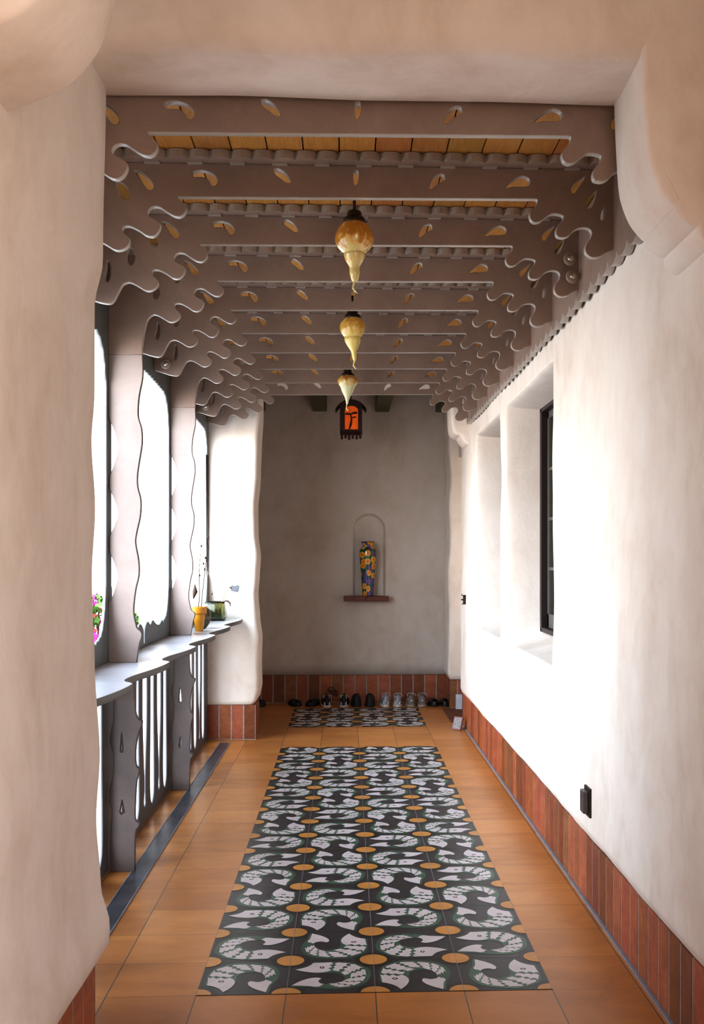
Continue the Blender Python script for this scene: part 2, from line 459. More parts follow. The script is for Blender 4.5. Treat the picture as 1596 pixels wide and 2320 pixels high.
# ------------------------------------------------------------------ right wall (height field with two recesses)
XR = 1.042
recs = [dict(ya=5.52, yb=7.09, za=.94, zb=2.475), dict(ya=7.40, yb=8.72, za=.94, zb=2.465)]
edge_w = {5.52: [(0, 0), (.9, .02), (1.2, -.04), (1.75, .03), (2.0, .06), (2.3, -.01), (2.6, 0)],
          7.09: [(0, 0), (.9, .0), (1.3, .05), (1.7, .03), (2.05, .08), (2.3, .05), (2.6, 0)],
          7.40: [(0, 0), (.9, .02), (1.3, .04), (1.7, .02), (2.05, -.11), (2.3, -.04), (2.6, 0)],
          8.72: [(0, 0), (.95, .0), (1.4, .05), (1.8, -.02), (2.1, .04), (2.6, 0)]}
def lines(lo, hi, edges, fine=.008, span=.07, coarse=.09):
    L = []; x = lo
    while x < hi:
        L.append(x); d = min(abs(x - e) for e in edges)
        x += fine if d < span else min(coarse, max(fine, (d - span) * .5 + fine))
    L.append(hi); return L
YL = lines(1.2, 9.93, [5.52, 7.09, 7.40, 8.72, 9.93])
ZL = lines(.29, 3.05, [.29, .94, 2.47], span=.05)
def smooth01(t): t = max(0, min(1, t)); return t * t * (3 - 2 * t)
bm = bmesh.new(); grid = []
for Y in YL:
    row = []
    for Z in ZL:
        X = XR + wob(Y, 3, Z, 1.1, .016) + wob(Y, 9, Z, 4, .005)
        if Z < .34: X += .012 * (1 - smooth01((Z - .29) / .05)) ** 2
        dep = 0
        for r in recs:
            sy = min(smooth01((Y - r['ya'] + .035) / .055), smooth01((r['yb'] + .035 - Y) / .055))
            dep_y = min((Y - r['ya'] + .03) / .035, (r['yb'] + .03 - Y) / .035)
            def prof(a):  # a: inset distance/units -> 0..1 rounded
                if a <= 0: return 0
                return min(1, a * a * .5 if a < .6 else .18 + (a - .6) * 1.6)
            py = prof(dep_y * .9)
            pz = min(prof((r['zb'] + .03 - Z) / .04), max(0, min(1, (Z - r['za']) / .115)) ** .8)
            dep = max(dep, min(py, pz))
        if Y > 9.86: X += ((Y - 9.86) / .07) ** 2 * .07
        yy = Y
        for e, tab in edge_w.items():
            w = max(0, 1 - abs(Y - e) / .16); w = w * w * (3 - 2 * w); yy += lerp_tab(tab, Z) * w * .8
        if Y > 9.6: yy += .035 * math.sin(Z * 7.0 + .5) * smooth01((Y - 9.6) / .3)
        row.append(bm.verts.new((X + .35 * dep, yy, Z)))
    grid.append(row)
for a, b in zip(grid, grid[1:]):
    for k in range(len(ZL) - 1): bm.faces.new((a[k], b[k], b[k + 1], a[k + 1])).smooth = True
# bottom lip and far return
lip = [bm.verts.new((XR + .06, r[0].co.y, .288)) for r in grid]
for i in range(len(grid) - 1): bm.faces.new((grid[i][0], lip[i], lip[i + 1], grid[i + 1][0])).smooth = True
prev = grid[-1]
for X, dy in ((1.15, .02), (1.3, .02), (1.75, .02)):
    cur = [bm.verts.new((X, prev[k].co.y + (dy if X < 1.2 else 0), ZL[k])) for k in range(len(ZL))]
    for k in range(len(ZL) - 1): bm.faces.new((prev[k], cur[k], cur[k + 1], prev[k + 1])).smooth = True
    prev = cur
bmesh.ops.recalc_face_normals(bm, faces=bm.faces)
me = bpy.data.meshes.new('wall_right'); bm.to_mesh(me); bm.free(); me.materials.append(M_PL)
wr = link(bpy.data.objects.new('wall_right', me)); tag(wr, kind='structure')
# solid mass behind (blocks light)
mb = MB()
mb.box((1.40, 1.2, 0), (1.75, 9.9, 3.05)); mb.box((1.10, 1.2, 0), (1.40, 9.9, .5)); mb.box((1.12, 1.2, 2.62), (1.36, 9.9, 3.05))
mb.box((1.12, 9.9, 2.50), (1.75, 11.36, 3.3)); mb.box((1.70, 9.85, 0), (1.75, 11.4, 2.5))
o = mb.build('wall_right_core', M_PL); o.name = 'wall_right'; tag(o, kind='structure')

def brick_row(mb, p0, p1, nrm, h=.287, pitch=.1235, joint=.011, start=0, depth=.03):
    """bricks set on end along p0->p1 (2D), nrm = outward 2D normal"""
    p0, p1 = Vector(p0), Vector(p1); d = (p1 - p0); L = d.length; d.normalize(); n = Vector(nrm)
    s = start
    while s < L - .01:
        a, b = max(0, s + joint / 2), min(L, s + pitch - joint / 2)
        if b - a > .01:
            t = random.uniform(.74, 1.10); tt = (t, t * random.uniform(.95, 1.18), t * random.uniform(.85, 1.08))
            A = p0 + d * a - n * .01; B = p0 + d * b + n * 0
            q = [p0 + d * a, p0 + d * b]; r = [v - n * depth for v in q]
            xs = [v.x for v in q + r]; ys = [v.y for v in q + r]
            mb.box((min(xs), min(ys), .006), (max(xs), max(ys), h), 0, .003, tint=tt)
        s += pitch
    q = [p0 - n * .002, p1 - n * .002]; r = [v - n * (depth + .01) for v in q]
    xs = [v.x for v in q + r]; ys = [v.y for v in q + r]
    mb.box((min(xs), min(ys), 0), (max(xs), max(ys), h - .002), 1)
XB = 1.050
mb = MB(); brick_row(mb, (XB, 1.2), (XB, 9.88), (-1, 0), start=-.02); brick_row(mb, (XB, 9.885), (1.7, 9.885), (0, 1))
tag(mb.build('baseboard_right', [M_BR, M_GR]), kind='structure')
mb = MB(); mb.box((1.037, 1.2, -.005), (1.052, 9.88, .006), 0, .002)
tag(mb.build('trim_1', M_GR2), kind='structure')

# ------------------------------------------------------------------ windows in the recesses
def window(name, y0, y1, z0, z1, X):
    w = empty(name, (X, (y0 + y1) / 2, z0)); tag(w, kind='structure')
    ym = (y0 + y1) / 2
    def L(a, b): return (a[0] - X, a[1] - ym, a[2] - z0), (b[0] - X, b[1] - ym, b[2] - z0)
    mb = MB(); t = .055
    for a, b in (((X - .02, y0, z0), (X + .09, y0 + t, z1)), ((X - .02, y1 - t, z0), (X + .09, y1, z1)), ((X - .02, y0, z1 - t), (X + .09, y1, z1)), ((X - .02, y0, z0), (X + .09, y1, z0 + .03))):
        mb.box(*L(a, b), bev=.004)
    mb.build('window_frame', M_WINF, w)
    nS = 2; wd = (y1 - y0 - 2 * t) / nS
    for i in range(nS):
        a0 = y0 + t + i * wd; a1 = a0 + wd; s = .045
        mb = MB()
        for a, b in (((X + .02, a0, z0 + .03), (X + .06, a0 + s, z1 - t)), ((X + .02, a1 - s, z0 + .03), (X + .06, a1, z1 - t)), ((X + .02, a0, z1 - t - s), (X + .06, a1, z1 - t)), ((X + .02, a0, z0 + .03), (X + .06, a1, z0 + .12))):
            mb.box(*L(a, b), bev=.003)
        for zz in (2.07, 1.75, 1.43):
            mb.box(*L((X + .02, a0 + s, zz - .011), (X + .055, a1 - s, zz + .011)), bev=.003)
        c = (a0 + a1) / 2
        mb.box(*L((X + .024, c - .009, z0 + .1), (X + .052, c + .009, z1 - t - s)), bev=.003)
        sa = mb.build('window_sash', M_SASH, w)
        mb = MB(); mb.box(*L((X + .036, a0 + s, z0 + .1), (X + .040, a1 - s, z1 - t - s))); mb.build('window_pane', M_PANE, sa)
window('window_1', 5.50, 7.11, 1.02, 2.50, 1.285)
window('window_2', 7.39, 8.74, 1.02, 2.49, 1.285)

# ------------------------------------------------------------------ plaster pillars
def pillar_mesh(name, x0, xr, y0, y1, z0, z1, r=.045, nz=60, front=None, seedoff=0, side=1, lip=.03):
    """rounded-rectangular plaster pillar, face toward +x (side=1) or -x (side=-1) follows table xr(z)"""
    bm = bmesh.new(); rings = []
    for iz in range(nz + 1):
        z = z0 + (z1 - z0) * iz / nz
        X1 = lerp_tab(xr, z); ya = y0 + (front(z) if front else 0); yb = y1
        pts = []
        def arc(cx, cy, a0):
            for k in range(7):
                a = a0 + PI / 2 * k / 6; pts.append((cx + r * math.cos(a), cy + r * math.sin(a)))
        if side > 0:
            arc(X1 - r, yb - r, 0)
            pts += [(x0 + (X1 - r - x0) * (1 - t / 6), yb) for t in range(1, 7)]
            pts += [(x0, yb + (ya - yb) * t / 4) for t in range(1, 5)]
            pts += [(x0 + (X1 - r - x0) * t / 14, ya) for t in range(1, 14)]
            arc(X1 - r, ya + r, -PI / 2)
            pts += [(X1, ya + r + (yb - ya - 2 * r) * t / 16) for t in range(1, 16)]
        else:
            arc(X1 + r, ya + r, PI)
            pts += [(X1 + r + (x0 - X1 - r) * t / 6, ya) for t in range(1, 7)]
            pts += [(x0, ya + (yb - ya) * t / 4) for t in range(1, 5)]
            pts += [(x0 + (X1 + r - x0) * t / 8, yb) for t in range(1, 8)]
            arc(X1 + r, yb - r, PI / 2)
            pts += [(X1, yb - r - (yb - ya - 2 * r) * t / 10) for t in range(1, 10)]
        ring = []
        for (x, y) in pts:
            d = wob(x + seedoff, y, z, 1.3, .014) + wob(x, y + seedoff, z, 4.5, .005)
            if y > 3.0 and y < 3.6 or y > 8.8: d *= .35
            ring.append(bm.verts.new((x + d * side, y - d * .6, z)))
        rings.append(ring)
    n = len(rings[0])
    for A, B in zip(rings, rings[1:]):
        for k in range(n): bm.faces.new((A[k], A[(k + 1) % n], B[(k + 1) % n], B[k])).smooth = True
    bm.faces.new(rings[0][::-1]); bm.faces.new(rings[-1])
    bmesh.ops.recalc_face_normals(bm, faces=bm.faces)
    me = bpy.data.meshes.new(name); bm.to_mesh(me); bm.free(); me.materials.append(M_PL)
    return link(bpy.data.objects.new(name, me))
near_tab = [(.288, -.762), (.33, -.722), (.38, -.722), (.50, -.750), (.70, -.764), (.9, -.752), (1.18, -.767), (1.45, -.777), (1.65, -.768), (1.86, -.779), (2.0, -.770), (2.27, -.770), (2.41, -.745), (2.94, -.735), (3.6, -.735)]
o = pillar_mesh('wall_left', -1.62, near_tab, 1.55, 3.42, .288, 3.6, seedoff=4, nz=90)
tag(o, kind='structure')
mb = MB(); brick_row(mb, (-.770, 1.55), (-.770, 3.40), (1, 0), start=-.03); brick_row(mb, (-1.6, 3.40), (-.775, 3.40), (0, 1)); brick_row(mb, (-1.6, 1.58), (-.775, 1.58), (0, -1))
mb.box((-1.6, 1.6, 0), (-.80, 3.37, .3), 1)
tag(mb.build('baseboard_left', [M_BR, M_GR]), kind='structure')
far_tab = [(.29, -.765), (.33, -.738), (.42, -.722), (.60, -.728), (.82, -.722), (1.0, -.742), (1.19, -.755), (1.35, -.742), (1.51, -.732), (1.7, -.752), (1.91, -.756), (2.2, -.735), (2.46, -.728), (2.68, -.715), (3.4, -.715)]
o = pillar_mesh('wall_left', -1.19, far_tab, 9.075, 9.50, .29, 3.3, seedoff=9, nz=90, r=.035)
tag(o, kind='structure')
mb = MB(); brick_row(mb, (-1.16, 9.075), (-.748, 9.075), (0, -1), pitch=.1, start=.012); brick_row(mb, (-.748, 9.08), (-.748, 9.47), (1, 0))
mb.box((-1.17, 9.10, 0), (-.775, 9.46, .3), 1)
tag(mb.build('baseboard_left', [M_BR, M_GR]), kind='structure')

# near header (arch soffit) -------------------------------------------------
def header(name, x0, x1, y0, y1, zb, zt, r, nx=60):
    bm = bmesh.new(); rows = []
    for i in range(nx + 1):
        x = x0 + (x1 - x0) * i / nx; pr = []
        for k in range(6): pr.append((y0, zt + (zb + r - zt) * k / 6))
        for k in range(13):
            a = PI + PI / 2 * k / 12; pr.append((y0 + r + r * math.cos(a), zb + r + r * math.sin(a)))
        for k in range(1, 6): pr.append((y0 + r + (y1 - .015 - y0 - r) * k / 5, zb))
        pr += [(y1 - .005, zb + .004), (y1, zb + .015), (y1, zt)]
        rows.append([bm.verts.new((x, y + wob(x, y, z, 1.8, .02), z + (wob(x, y + 7, z, 1.8, .022) + wob(x, y, z + 5, 6, .005)) * (1 if y < y1 - .02 else .2))) for y, z in pr])
    for a, b in zip(rows, rows[1:]):
        for k in range(len(a) - 1): bm.faces.new((a[k], a[k + 1], b[k + 1], b[k])).smooth = True
    bmesh.ops.recalc_face_normals(bm, faces=bm.faces)
    me = bpy.data.meshes.new(name); bm.to_mesh(me); bm.free(); me.materials.append(M_PL)
    o = link(bpy.data.objects.new(name, me)); tag(o, kind='structure'); return o
header('trim_2', -1.62, 1.75, 3.06, 3.425, 2.928, 3.75, .07)
header('trim_3', -1.62, 1.75, 9.10, 9.50, 2.95, 3.35, .06)
# corbels -------------------------------------------------------------------
def corbel(name, prof, xw, y0, y1, r=.022, ztop=3.3):
    """profile (x,z) from top to bottom, then back at wall x = xw"""
    p = cr(prof, 6); pts = p + [(xw, p[-1][1]), (xw, ztop), (p[0][0], ztop)]
    pts = dedup(pts)
    mb = MB(); fs = mb.prism(pts, 'y', y0, y1)
    bmesh.ops.recalc_face_normals(mb.bm, faces=mb.bm.faces)
    ed = [e for e in mb.bm.edges if len(e.link_faces) == 2 and abs(e.verts[0].co.y - e.verts[1].co.y) < 1e-6
          and min(abs(v.co.x - xw) for v in e.verts) > 1e-4]
    bmesh.ops.bevel(mb.bm, geom=ed, offset=r, segments=4, affect='EDGES', profile=.5)
    o = mb.build(name, M_PL); autosmooth(o, 50); tag(o, kind='structure'); return o
cr_prof = [(.840, 2.97), (.846, 2.80), (.855, 2.66), (.868, 2.60), (.892, 2.545), (.925, 2.505), (.935, 2.497)]
def step_prof():
    a = cr(cr_prof, 5)
    return a + [(.945, 2.470), (.985, 2.445), (.998, 2.442), (1.003, 2.415), (1.035, 2.39), (1.06, 2.385)]
def corbel_poly(name, pts, xw, y0, y1, ztop, r=.014):
    pts = dedup(pts + [(xw, pts[-1][1]), (xw, ztop), (pts[0][0], ztop)])
    mb = MB(); mb.prism(pts, 'y', y0, y1)
    bmesh.ops.recalc_face_normals(mb.bm, faces=mb.bm.faces)
    ed = [e for e in mb.bm.edges if abs(e.verts[0].co.y - e.verts[1].co.y) < 1e-6 and min(abs(v.co.x - xw) for v in e.verts) > 1e-4]
    bmesh.ops.bevel(mb.bm, geom=ed, offset=r, segments=4, affect='EDGES', profile=.5)
    o = mb.build(name, M_PL); autosmooth(o, 50); tag(o, kind='structure'); return o
corbel_poly('trim_4', step_prof(), 1.12, 3.065, 3.425, 3.7, .022)
far_c = [(.885, 2.97), (.885, 2.80), (.888, 2.66), (.90, 2.58), (.93, 2.545), (.965, 2.535), (.985, 2.50), (1.01, 2.47), (1.045, 2.455), (1.08, 2.44)]
corbel_poly('trim_5', cr(far_c, 4), 1.12, 9.22, 9.62, 3.2, .03)
left_c = [(-.485, 3.40), (-.490, 3.1), (-.497, 2.86), (-.507, 2.741), (-.536, 2.642), (-.565, 2.59), (-.610, 2.543), (-.68, 2.507), (-.747, 2.482), (-.80, 2.470)]
corbel_poly('trim_6', cr(left_c, 5), -1.0, 2.10, 2.46, 3.7, .022)

# ------------------------------------------------------------------ back room
YB = 11.35
def niche_in(x, z):
    cx, hw, zb, zt = .238, .160, 1.10, 1.955
    dx = abs(x - cx)
    if z > zt - hw * 1.0:
        d = math.hypot(dx, (z - (zt - hw)) * 1.0); s = hw - d
    else: s = hw - dx
    if z < zb: s = min(s, z - zb)
    return s
def fine_lines(lo, hi, spots, c=.12, f=.008):
    L = []; x = lo
    while x < hi:
        L.append(x); ok = any(a <= x <= b for a, b in spots); nx = x + (f if ok else c)
        if not ok:
            for a, b in spots:
                if x < a < nx: nx = a
        x = nx
    L.append(hi); return L
bm = bmesh.new(); rows = []
XL = fine_lines(-1.75, 1.2, [(.04, .44)]); ZB = fine_lines(.29, 3.3, [(1.06, 2.0)])
for x in XL:
    row = []
    for z in ZB:
        s = niche_in(x, z); d = .055 * smooth01((s + .012) / .03) * (1 if s < .1 else 1)
        row.append(bm.verts.new((x, YB + wob(x, 2, z, 1.2, .012) + d, z)))
    rows.append(row)
for a, b in zip(rows, rows[1:]):
    for k in range(len(ZB) - 1): bm.faces.new((a[k], a[k + 1], b[k + 1], b[k])).smooth = True
lipv = [bm.verts.new((r[0].co.x, YB + .06, .288)) for r in rows]
for i in range(len(rows) - 1): bm.faces.new((rows[i][0], lipv[i], lipv[i + 1], rows[i + 1][0]))
bmesh.ops.recalc_face_normals(bm, faces=bm.faces)
me = bpy.data.meshes.new('wall_back'); bm.to_mesh(me); bm.free(); me.materials.append(M_PL_SHADED)
tag(link(bpy.data.objects.new('wall_back', me)), kind='structure')
mb = MB(); mb.box((-1.75, YB + .08, 0), (1.75, YB + .3, 3.3)); o = mb.build('wall_back', M_PL); tag(o, kind='structure')
mb = MB(); mb.box((-1.75, 9.45, 0), (-1.62, YB + .1, 3.3)); mb.box((-1.75, 9.44, -.12), (-1.18, 9.50, 3.3)); o = mb.build('wall_left', M_PL); tag(o, kind='structure')
mb = MB(); brick_row(mb, (-1.62, YB + .0), (1.15, YB + .0), (0, -1), start=.02, pitch=.1207)
tag(mb.build('baseboard_back', [M_BR, M_GR]), kind='structure')
pil_tab = [(.29, 1.030), (.35, 1.010), (.6, 1.018), (1.0, 1.022), (1.3, 1.010), (1.7, 1.035), (2.0, 1.022), (2.3, 1.04), (2.6, 1.02), (3.3, 1.01)]
o = pillar_mesh('wall_right', 1.72, pil_tab, 10.86, 11.34, .29, 3.3, seedoff=2, side=-1, r=.03)
tag(o, kind='structure')
mb = MB(); brick_row(mb, (1.035, 10.88), (1.7, 10.88), (0, -1), start=-.05); brick_row(mb, (1.035, 10.885), (1.035, 11.34), (-1, 0), start=.03)
mb.box((1.06, 10.9, 0), (1.7, 11.34, .29), 1)
tag(mb.build('baseboard_right', [M_BR, M_GR]), kind='structure')
mb = MB(); mb.box((-1.75, 9.45, 3.20), (1.75, YB + .3, 3.32)); tag(mb.build('ceiling', M_PL), kind='structure')
mb = MB(); mb.box((-1.62, -3.2, -.02), (-1.30, 1.60, 3.73)); tag(mb.build('wall_left', M_PL), kind='structure')  # unseen wall added to block light from the left near the camera
mb = MB(); mb.box((1.85, -3.2, 2.35), (2.0, 1.2, 3.85)); tag(mb.build('wall_right', M_PL), kind='structure')  # unseen strip added over the right opening to shade the header
mb = MB(); mb.box((-1.62, -3.3, -.02), (1.0, -3.15, 3.73)); tag(mb.build('wall_front_light_block', M_PL), kind='structure')  # unseen wall added behind the camera to stop light reaching the header
# olive beams of the back room
for i, x in enumerate((-.905, -.272, .372, 1.000)):
    mb = MB(); mb.box((x - .072, 9.50, 3.015), (x + .072, YB + .03, 3.205), 0, .006)
    o = mb.build('roof_beam', M_OLIVE)
    tag(o, ['dark olive roof beam at the left end of the back wall, beside the pillar', 'dark olive roof beam on the back wall just left of the hanging amber lantern',
            'dark olive roof beam on the back wall just right of the hanging amber lantern', 'dark olive roof beam at the right end of the back wall above the pilaster'][i], 'beam', 'olive roof beams above the back wall')

# ------------------------------------------------------------------ plank ceiling
mb = MB(); x = -1.2
while x < 1.12:
    t = random.uniform(.88, 1.08); w = .1305
    mb.box((x + .0022, 3.40, 2.984), (min(1.12, x + w - .0022), 9.12, 3.01), 0, .0015, tint=(t, t * random.uniform(.92, 1.06), t))
    x += w
mb.box((-1.25, 3.38, 3.012), (1.2, 9.15, 3.05), 1, tint=(1, 1, 1))
tag(mb.build('ceiling', [M_PK, M_DARK]), kind='structure')
# roof mass above, plus unseen near roof added to keep sky off the header
mb = MB(); mb.box((-1.62, 3.30, 3.05), (1.8, 9.5, 3.3)); mb.box((-1.62, -3.2, 3.72), (1.8, 3.5, 3.85))
tag(mb.build('ceiling', M_PL), kind='structure')
mb = MB(); mb.box((1.36, 1.2, 3.04), (1.75, 3.3, 3.73)); mb.box((1.035, 1.2, 3.04), (1.36, 3.1, 3.73))
tag(mb.build('wall_right', M_PL), kind='structure')

# ------------------------------------------------------------------ scroll-cut ceiling beams
LOUT = [(-.619, 2.828), (-.616, 2.82), (-.602, 2.808), (-.589, 2.792), (-.592, 2.773), (-.609, 2.757), (-.634, 2.758), (-.662, 2.774), (-.683, 2.788), (-.704, 2.792), (-.721, 2.785), (-.73, 2.768), (-.721, 2.754), (-.7, 2.743), (-.684, 2.73), (-.684, 2.712), (-.697, 2.691), (-.714, 2.682), (-.735, 2.685), (-.759, 2.701), (-.784, 2.714), (-.801, 2.719), (-.818, 2.716), (-.822, 2.703), (-.812, 2.689), (-.798, 2.676), (-.796, 2.658), (-.808, 2.64), (-.829, 2.63), (-.85, 2.631), (-.878, 2.647), (-.902, 2.66), (-.919, 2.665)]
LEND = [(-.94, 2.658), (-.954, 2.639), (-.968, 2.611), (-.982, 2.586), (-1.002, 2.573), (-1.043, 2.579), (-1.086, 2.593), (-1.135, 2.607)]
LPOST = [(-.936, 2.656), (-.953, 2.631), (-.965, 2.579), (-.974, 2.512), (-.975, 2.472)]
ROUT = [(.703, 2.840), (.711, 2.838), (.713, 2.831), (.706, 2.813), (.69, 2.797), (.683, 2.78), (.69, 2.76), (.706, 2.752), (.726, 2.757), (.743, 2.771), (.763, 2.784), (.783, 2.786), (.803, 2.782), (.811, 2.775), (.806, 2.761), (.789, 2.738), (.783, 2.718), (.789, 2.701), (.813, 2.697), (.833, 2.705), (.849, 2.722), (.866, 2.732), (.889, 2.736), (.909, 2.731), (.918, 2.716), (.913, 2.696), (.899, 2.676), (.893, 2.656), (.899, 2.637), (.919, 2.625), (.946, 2.627), (.97, 2.641), (1.0, 2.656), (1.034, 2.668)]
HOLES = {
 't1': [(-.78, 2.923), (-.752, 2.915), (-.725, 2.894), (-.709, 2.873), (-.711, 2.856), (-.725, 2.852), (-.742, 2.869), (-.756, 2.894)],
 't2': [(-.846, 2.885), (-.836, 2.847), (-.825, 2.823), (-.808, 2.816), (-.794, 2.83), (-.801, 2.854), (-.818, 2.874)],
 't3': [(-.917, 2.816), (-.902, 2.800), (-.891, 2.773), (-.898, 2.745), (-.911, 2.737), (-.924, 2.751), (-.928, 2.776)],
 't4': [(-1.009, 2.757), (-.995, 2.736), (-.994, 2.694), (-1.002, 2.67), (-1.013, 2.666), (-1.021, 2.687), (-1.013, 2.722)],
 'boot': [(-.567, 2.915), (-.555, 2.925), (-.523, 2.927), (-.487, 2.912), (-.474, 2.888), (-.482, 2.873), (-.496, 2.873), (-.508, 2.893), (-.528, 2.903), (-.56, 2.903)],
 'slant': [(-.266, 2.935), (-.25, 2.938), (-.225, 2.922), (-.209, 2.9), (-.207, 2.887), (-.222, 2.887), (-.244, 2.903), (-.263, 2.918)],
 'mid': [(.027, 2.930), (.037, 2.936), (.046, 2.928), (.043, 2.894), (.034, 2.88), (.027, 2.893)],
 'r1': [(.320, 2.908), (.342, 2.926), (.362, 2.925), (.366, 2.906), (.343, 2.893), (.321, 2.874), (.308, 2.874)],
 'r2': [(.592, 2.880), (.623, 2.910), (.657, 2.925), (.683, 2.913), (.681, 2.889), (.65, 2.885), (.623, 2.885)],
 'rt1': [(.892, 2.925), (.868, 2.886), (.853, 2.864), (.841, 2.868), (.844, 2.89), (.867, 2.912)],
 'rt2': [(.935, 2.874), (.929, 2.839), (.915, 2.81), (.900, 2.81), (.896, 2.826), (.912, 2.852)],
 'rt3': [(.966, 2.818), (.967, 2.780), (.960, 2.764), (.951, 2.768), (.953, 2.79)]}
ZBT = 2.953; TB = .032
ords = ['first', 'second', 'third', 'fourth', 'fifth', 'sixth', 'seventh', 'eighth', 'ninth', 'tenth']
def beam_loops(post):
    left = cr(LOUT, 4)[:-1]
    if post: left += cr([LOUT[-1]] + LPOST, 4) + [(-1.135, 2.472)]
    else: left += cr([LOUT[-1]] + LEND, 4)
    right = cr(ROUT, 4)
    outer = left + [(-1.135, ZBT), (1.034, ZBT)] + right[::-1]
    keys = [k for k in HOLES if not (post and k == 't4')]
    return [outer] + [cr(HOLES[k], 3, True) for k in keys]
protoA = protoB = protoC = None
def cleat(parent, y, name='scalloped_cleat'):
    """flat strip with scalloped long edges lying on the beam, keyed with small tabs"""
    pt = []; P = .0777; x = -1.12; xe = 1.034; n = int((xe - x) / P)
    def sc(y_edge, sgn):
        r = []
        for i in range(n):
            for k in range(7):
                t = k / 6; r.append((x + (i + t * .985 + .007) * P, y_edge + sgn * .024 * math.sin(PI * t) ** .62 if 0 < t < 1 else y_edge))
        return r
    a = sc(-.046, -1); b = sc(TB + .046, 1)[::-1]
    mb = MB(); mb.prism(a + b, 'z', ZBT, ZBT + .029, 0, 2)
    i = 0; xx = -1.05
    while xx < 1.0:
        mb.box((xx, -.020, ZBT - .006), (xx + .056, .002, ZBT + .001), 2, .001); xx += .1554
    return mb.build(name, [M_ST, M_ED, M_CLE], parent)
cl_proto = None
for k in range(10):
    y = 3.445 + .612 * k; post = k in (3, 6)
    root = empty('ceiling_beam', (0, y, 0))
    tag(root, f'gray scroll-cut ceiling beam with droplet holes, {ords[k]} counted from the camera' + (', above a wavy post' if post else ''), 'beam', 'gray scroll-cut ceiling beams')
    if post and protoB is None: protoB = plate('beam_board', beam_loops(True), TB, 'y', 0, [M_ST, M_ED], root)
    elif post: o = protoB.copy(); link(o, root)
    elif protoA is None: protoA = plate('beam_board', beam_loops(False), TB, 'y', 0, [M_ST, M_ED], root)
    else: o = protoA.copy(); link(o, root)
    if cl_proto is None: cl_proto = cleat(root, 0)
    else: link(cl_proto.copy(), root)

# wall plate along the right wall with a scalloped ledge
PW = .1445; nW = 39; pts = [(0, .352), (0, .024)]
for i in range(nW):
    for k in range(9):
        t = k / 8; pts.append(((i + t * .98 + .01) * PW, .030 - .030 * math.sin(PI * t) ** .6 if 0 < t < 1 else .030))
pts += [(nW * PW, .352)]
o = plate('wall_ledge', [dedup([(y + 3.43, z + 2.602) for y, z in pts])], .034, 'x', 1.000, [M_ST, M_ED], bev=.002)
tag(o, 'gray fascia board with scalloped bottom edge running along the top of the right wall', 'board')

# ------------------------------------------------------------------ posts, screens, shelf, railing on the left
PR = [(2.472, -.975), (2.37, -.973), (2.27, -.991), (2.18, -.995), (2.12, -.979), (2.05, -.976), (1.97, -.988), (1.90, -.998), (1.84, -.997), (1.775, -.982), (1.70, -.985), (1.62, -1.002), (1.57, -1.007), (1.49, -.993), (1.42, -.991), (1.355, -1.005), (1.29, -1.014), (1.235, -1.016), (1.18, -1.005), (1.163, -1.0), (1.145, -.980), (1.12, -.979), (1.086, -.990), (1.0005, -1.003)]
PLf = [(1.0005, -1.135), (1.28, -1.135), (1.30, -1.122), (1.35, -1.105), (1.41, -1.090), (1.47, -1.105), (1.53, -1.128), (1.60, -1.128), (1.65, -1.108), (1.71, -1.090), (1.77, -1.103), (1.83, -1.128), (1.89, -1.128), (1.95, -1.106), (2.02, -1.089), (2.09, -1.100), (2.16, -1.128), (2.22, -1.135), (2.472, -1.135)]
post_loop = cr([(x, z) for z, x in PR], 4) + cr([(x, z) for z, x in PLf], 4)
for k, lab in ((3, 'tall wavy-edged gray porch post standing on the shelf, the nearer of two'), (6, 'tall wavy-edged gray porch post, the farther of two, in front of the ochre pot')):
    o = plate('porch_post', [post_loop], TB, 'y', 3.445 + .612 * k, [M_POST, M_SHE], bev=.003); tag(o, lab, 'post', 'wavy gray porch posts')
FR = [(.968, -1.012), (.848, -1.012), (.765, -1.007), (.732, -.996), (.718, -.976), (.688, -.982), (.647, -.997), (.576, -1.007), (.510, -1.005), (.49, -.990), (.465, -.992), (.428, -1.002), (.34, -1.008), (.25, -1.009), (.233, -.992), (.215, -.992), (.18, -1.008), (.0, -1.011)]
FLf = [(0, -1.128), (.164, -1.128), (.282, -1.119), (.329, -1.130), (.4, -1.130), (.459, -1.114), (.547, -1.111), (.618, -1.128), (.665, -1.126), (.724, -1.113), (.831, -1.111), (.968, -1.114)]
fin_loop = cr([(x, z) for z, x in FR], 3) + cr([(x, z) for z, x in FLf], 3)
drop = lambda cx, zt, zb, w: cr([(cx, zt), (cx + w * .35, zt - (zt - zb) * .5), (cx + w * .5, zb + w * .5), (cx, zb), (cx - w * .5, zb + w * .5), (cx - w * .3, zt - (zt - zb) * .5)], 4, True)
for k, lab in ((3, 'short notched gray board post under the shelf, nearer the camera'), (6, 'short notched gray board post under the shelf, farther from the camera')):
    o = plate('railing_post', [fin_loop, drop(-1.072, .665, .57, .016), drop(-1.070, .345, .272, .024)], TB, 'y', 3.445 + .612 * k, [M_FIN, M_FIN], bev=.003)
    tag(o, lab, 'post', 'notched posts under the shelf')

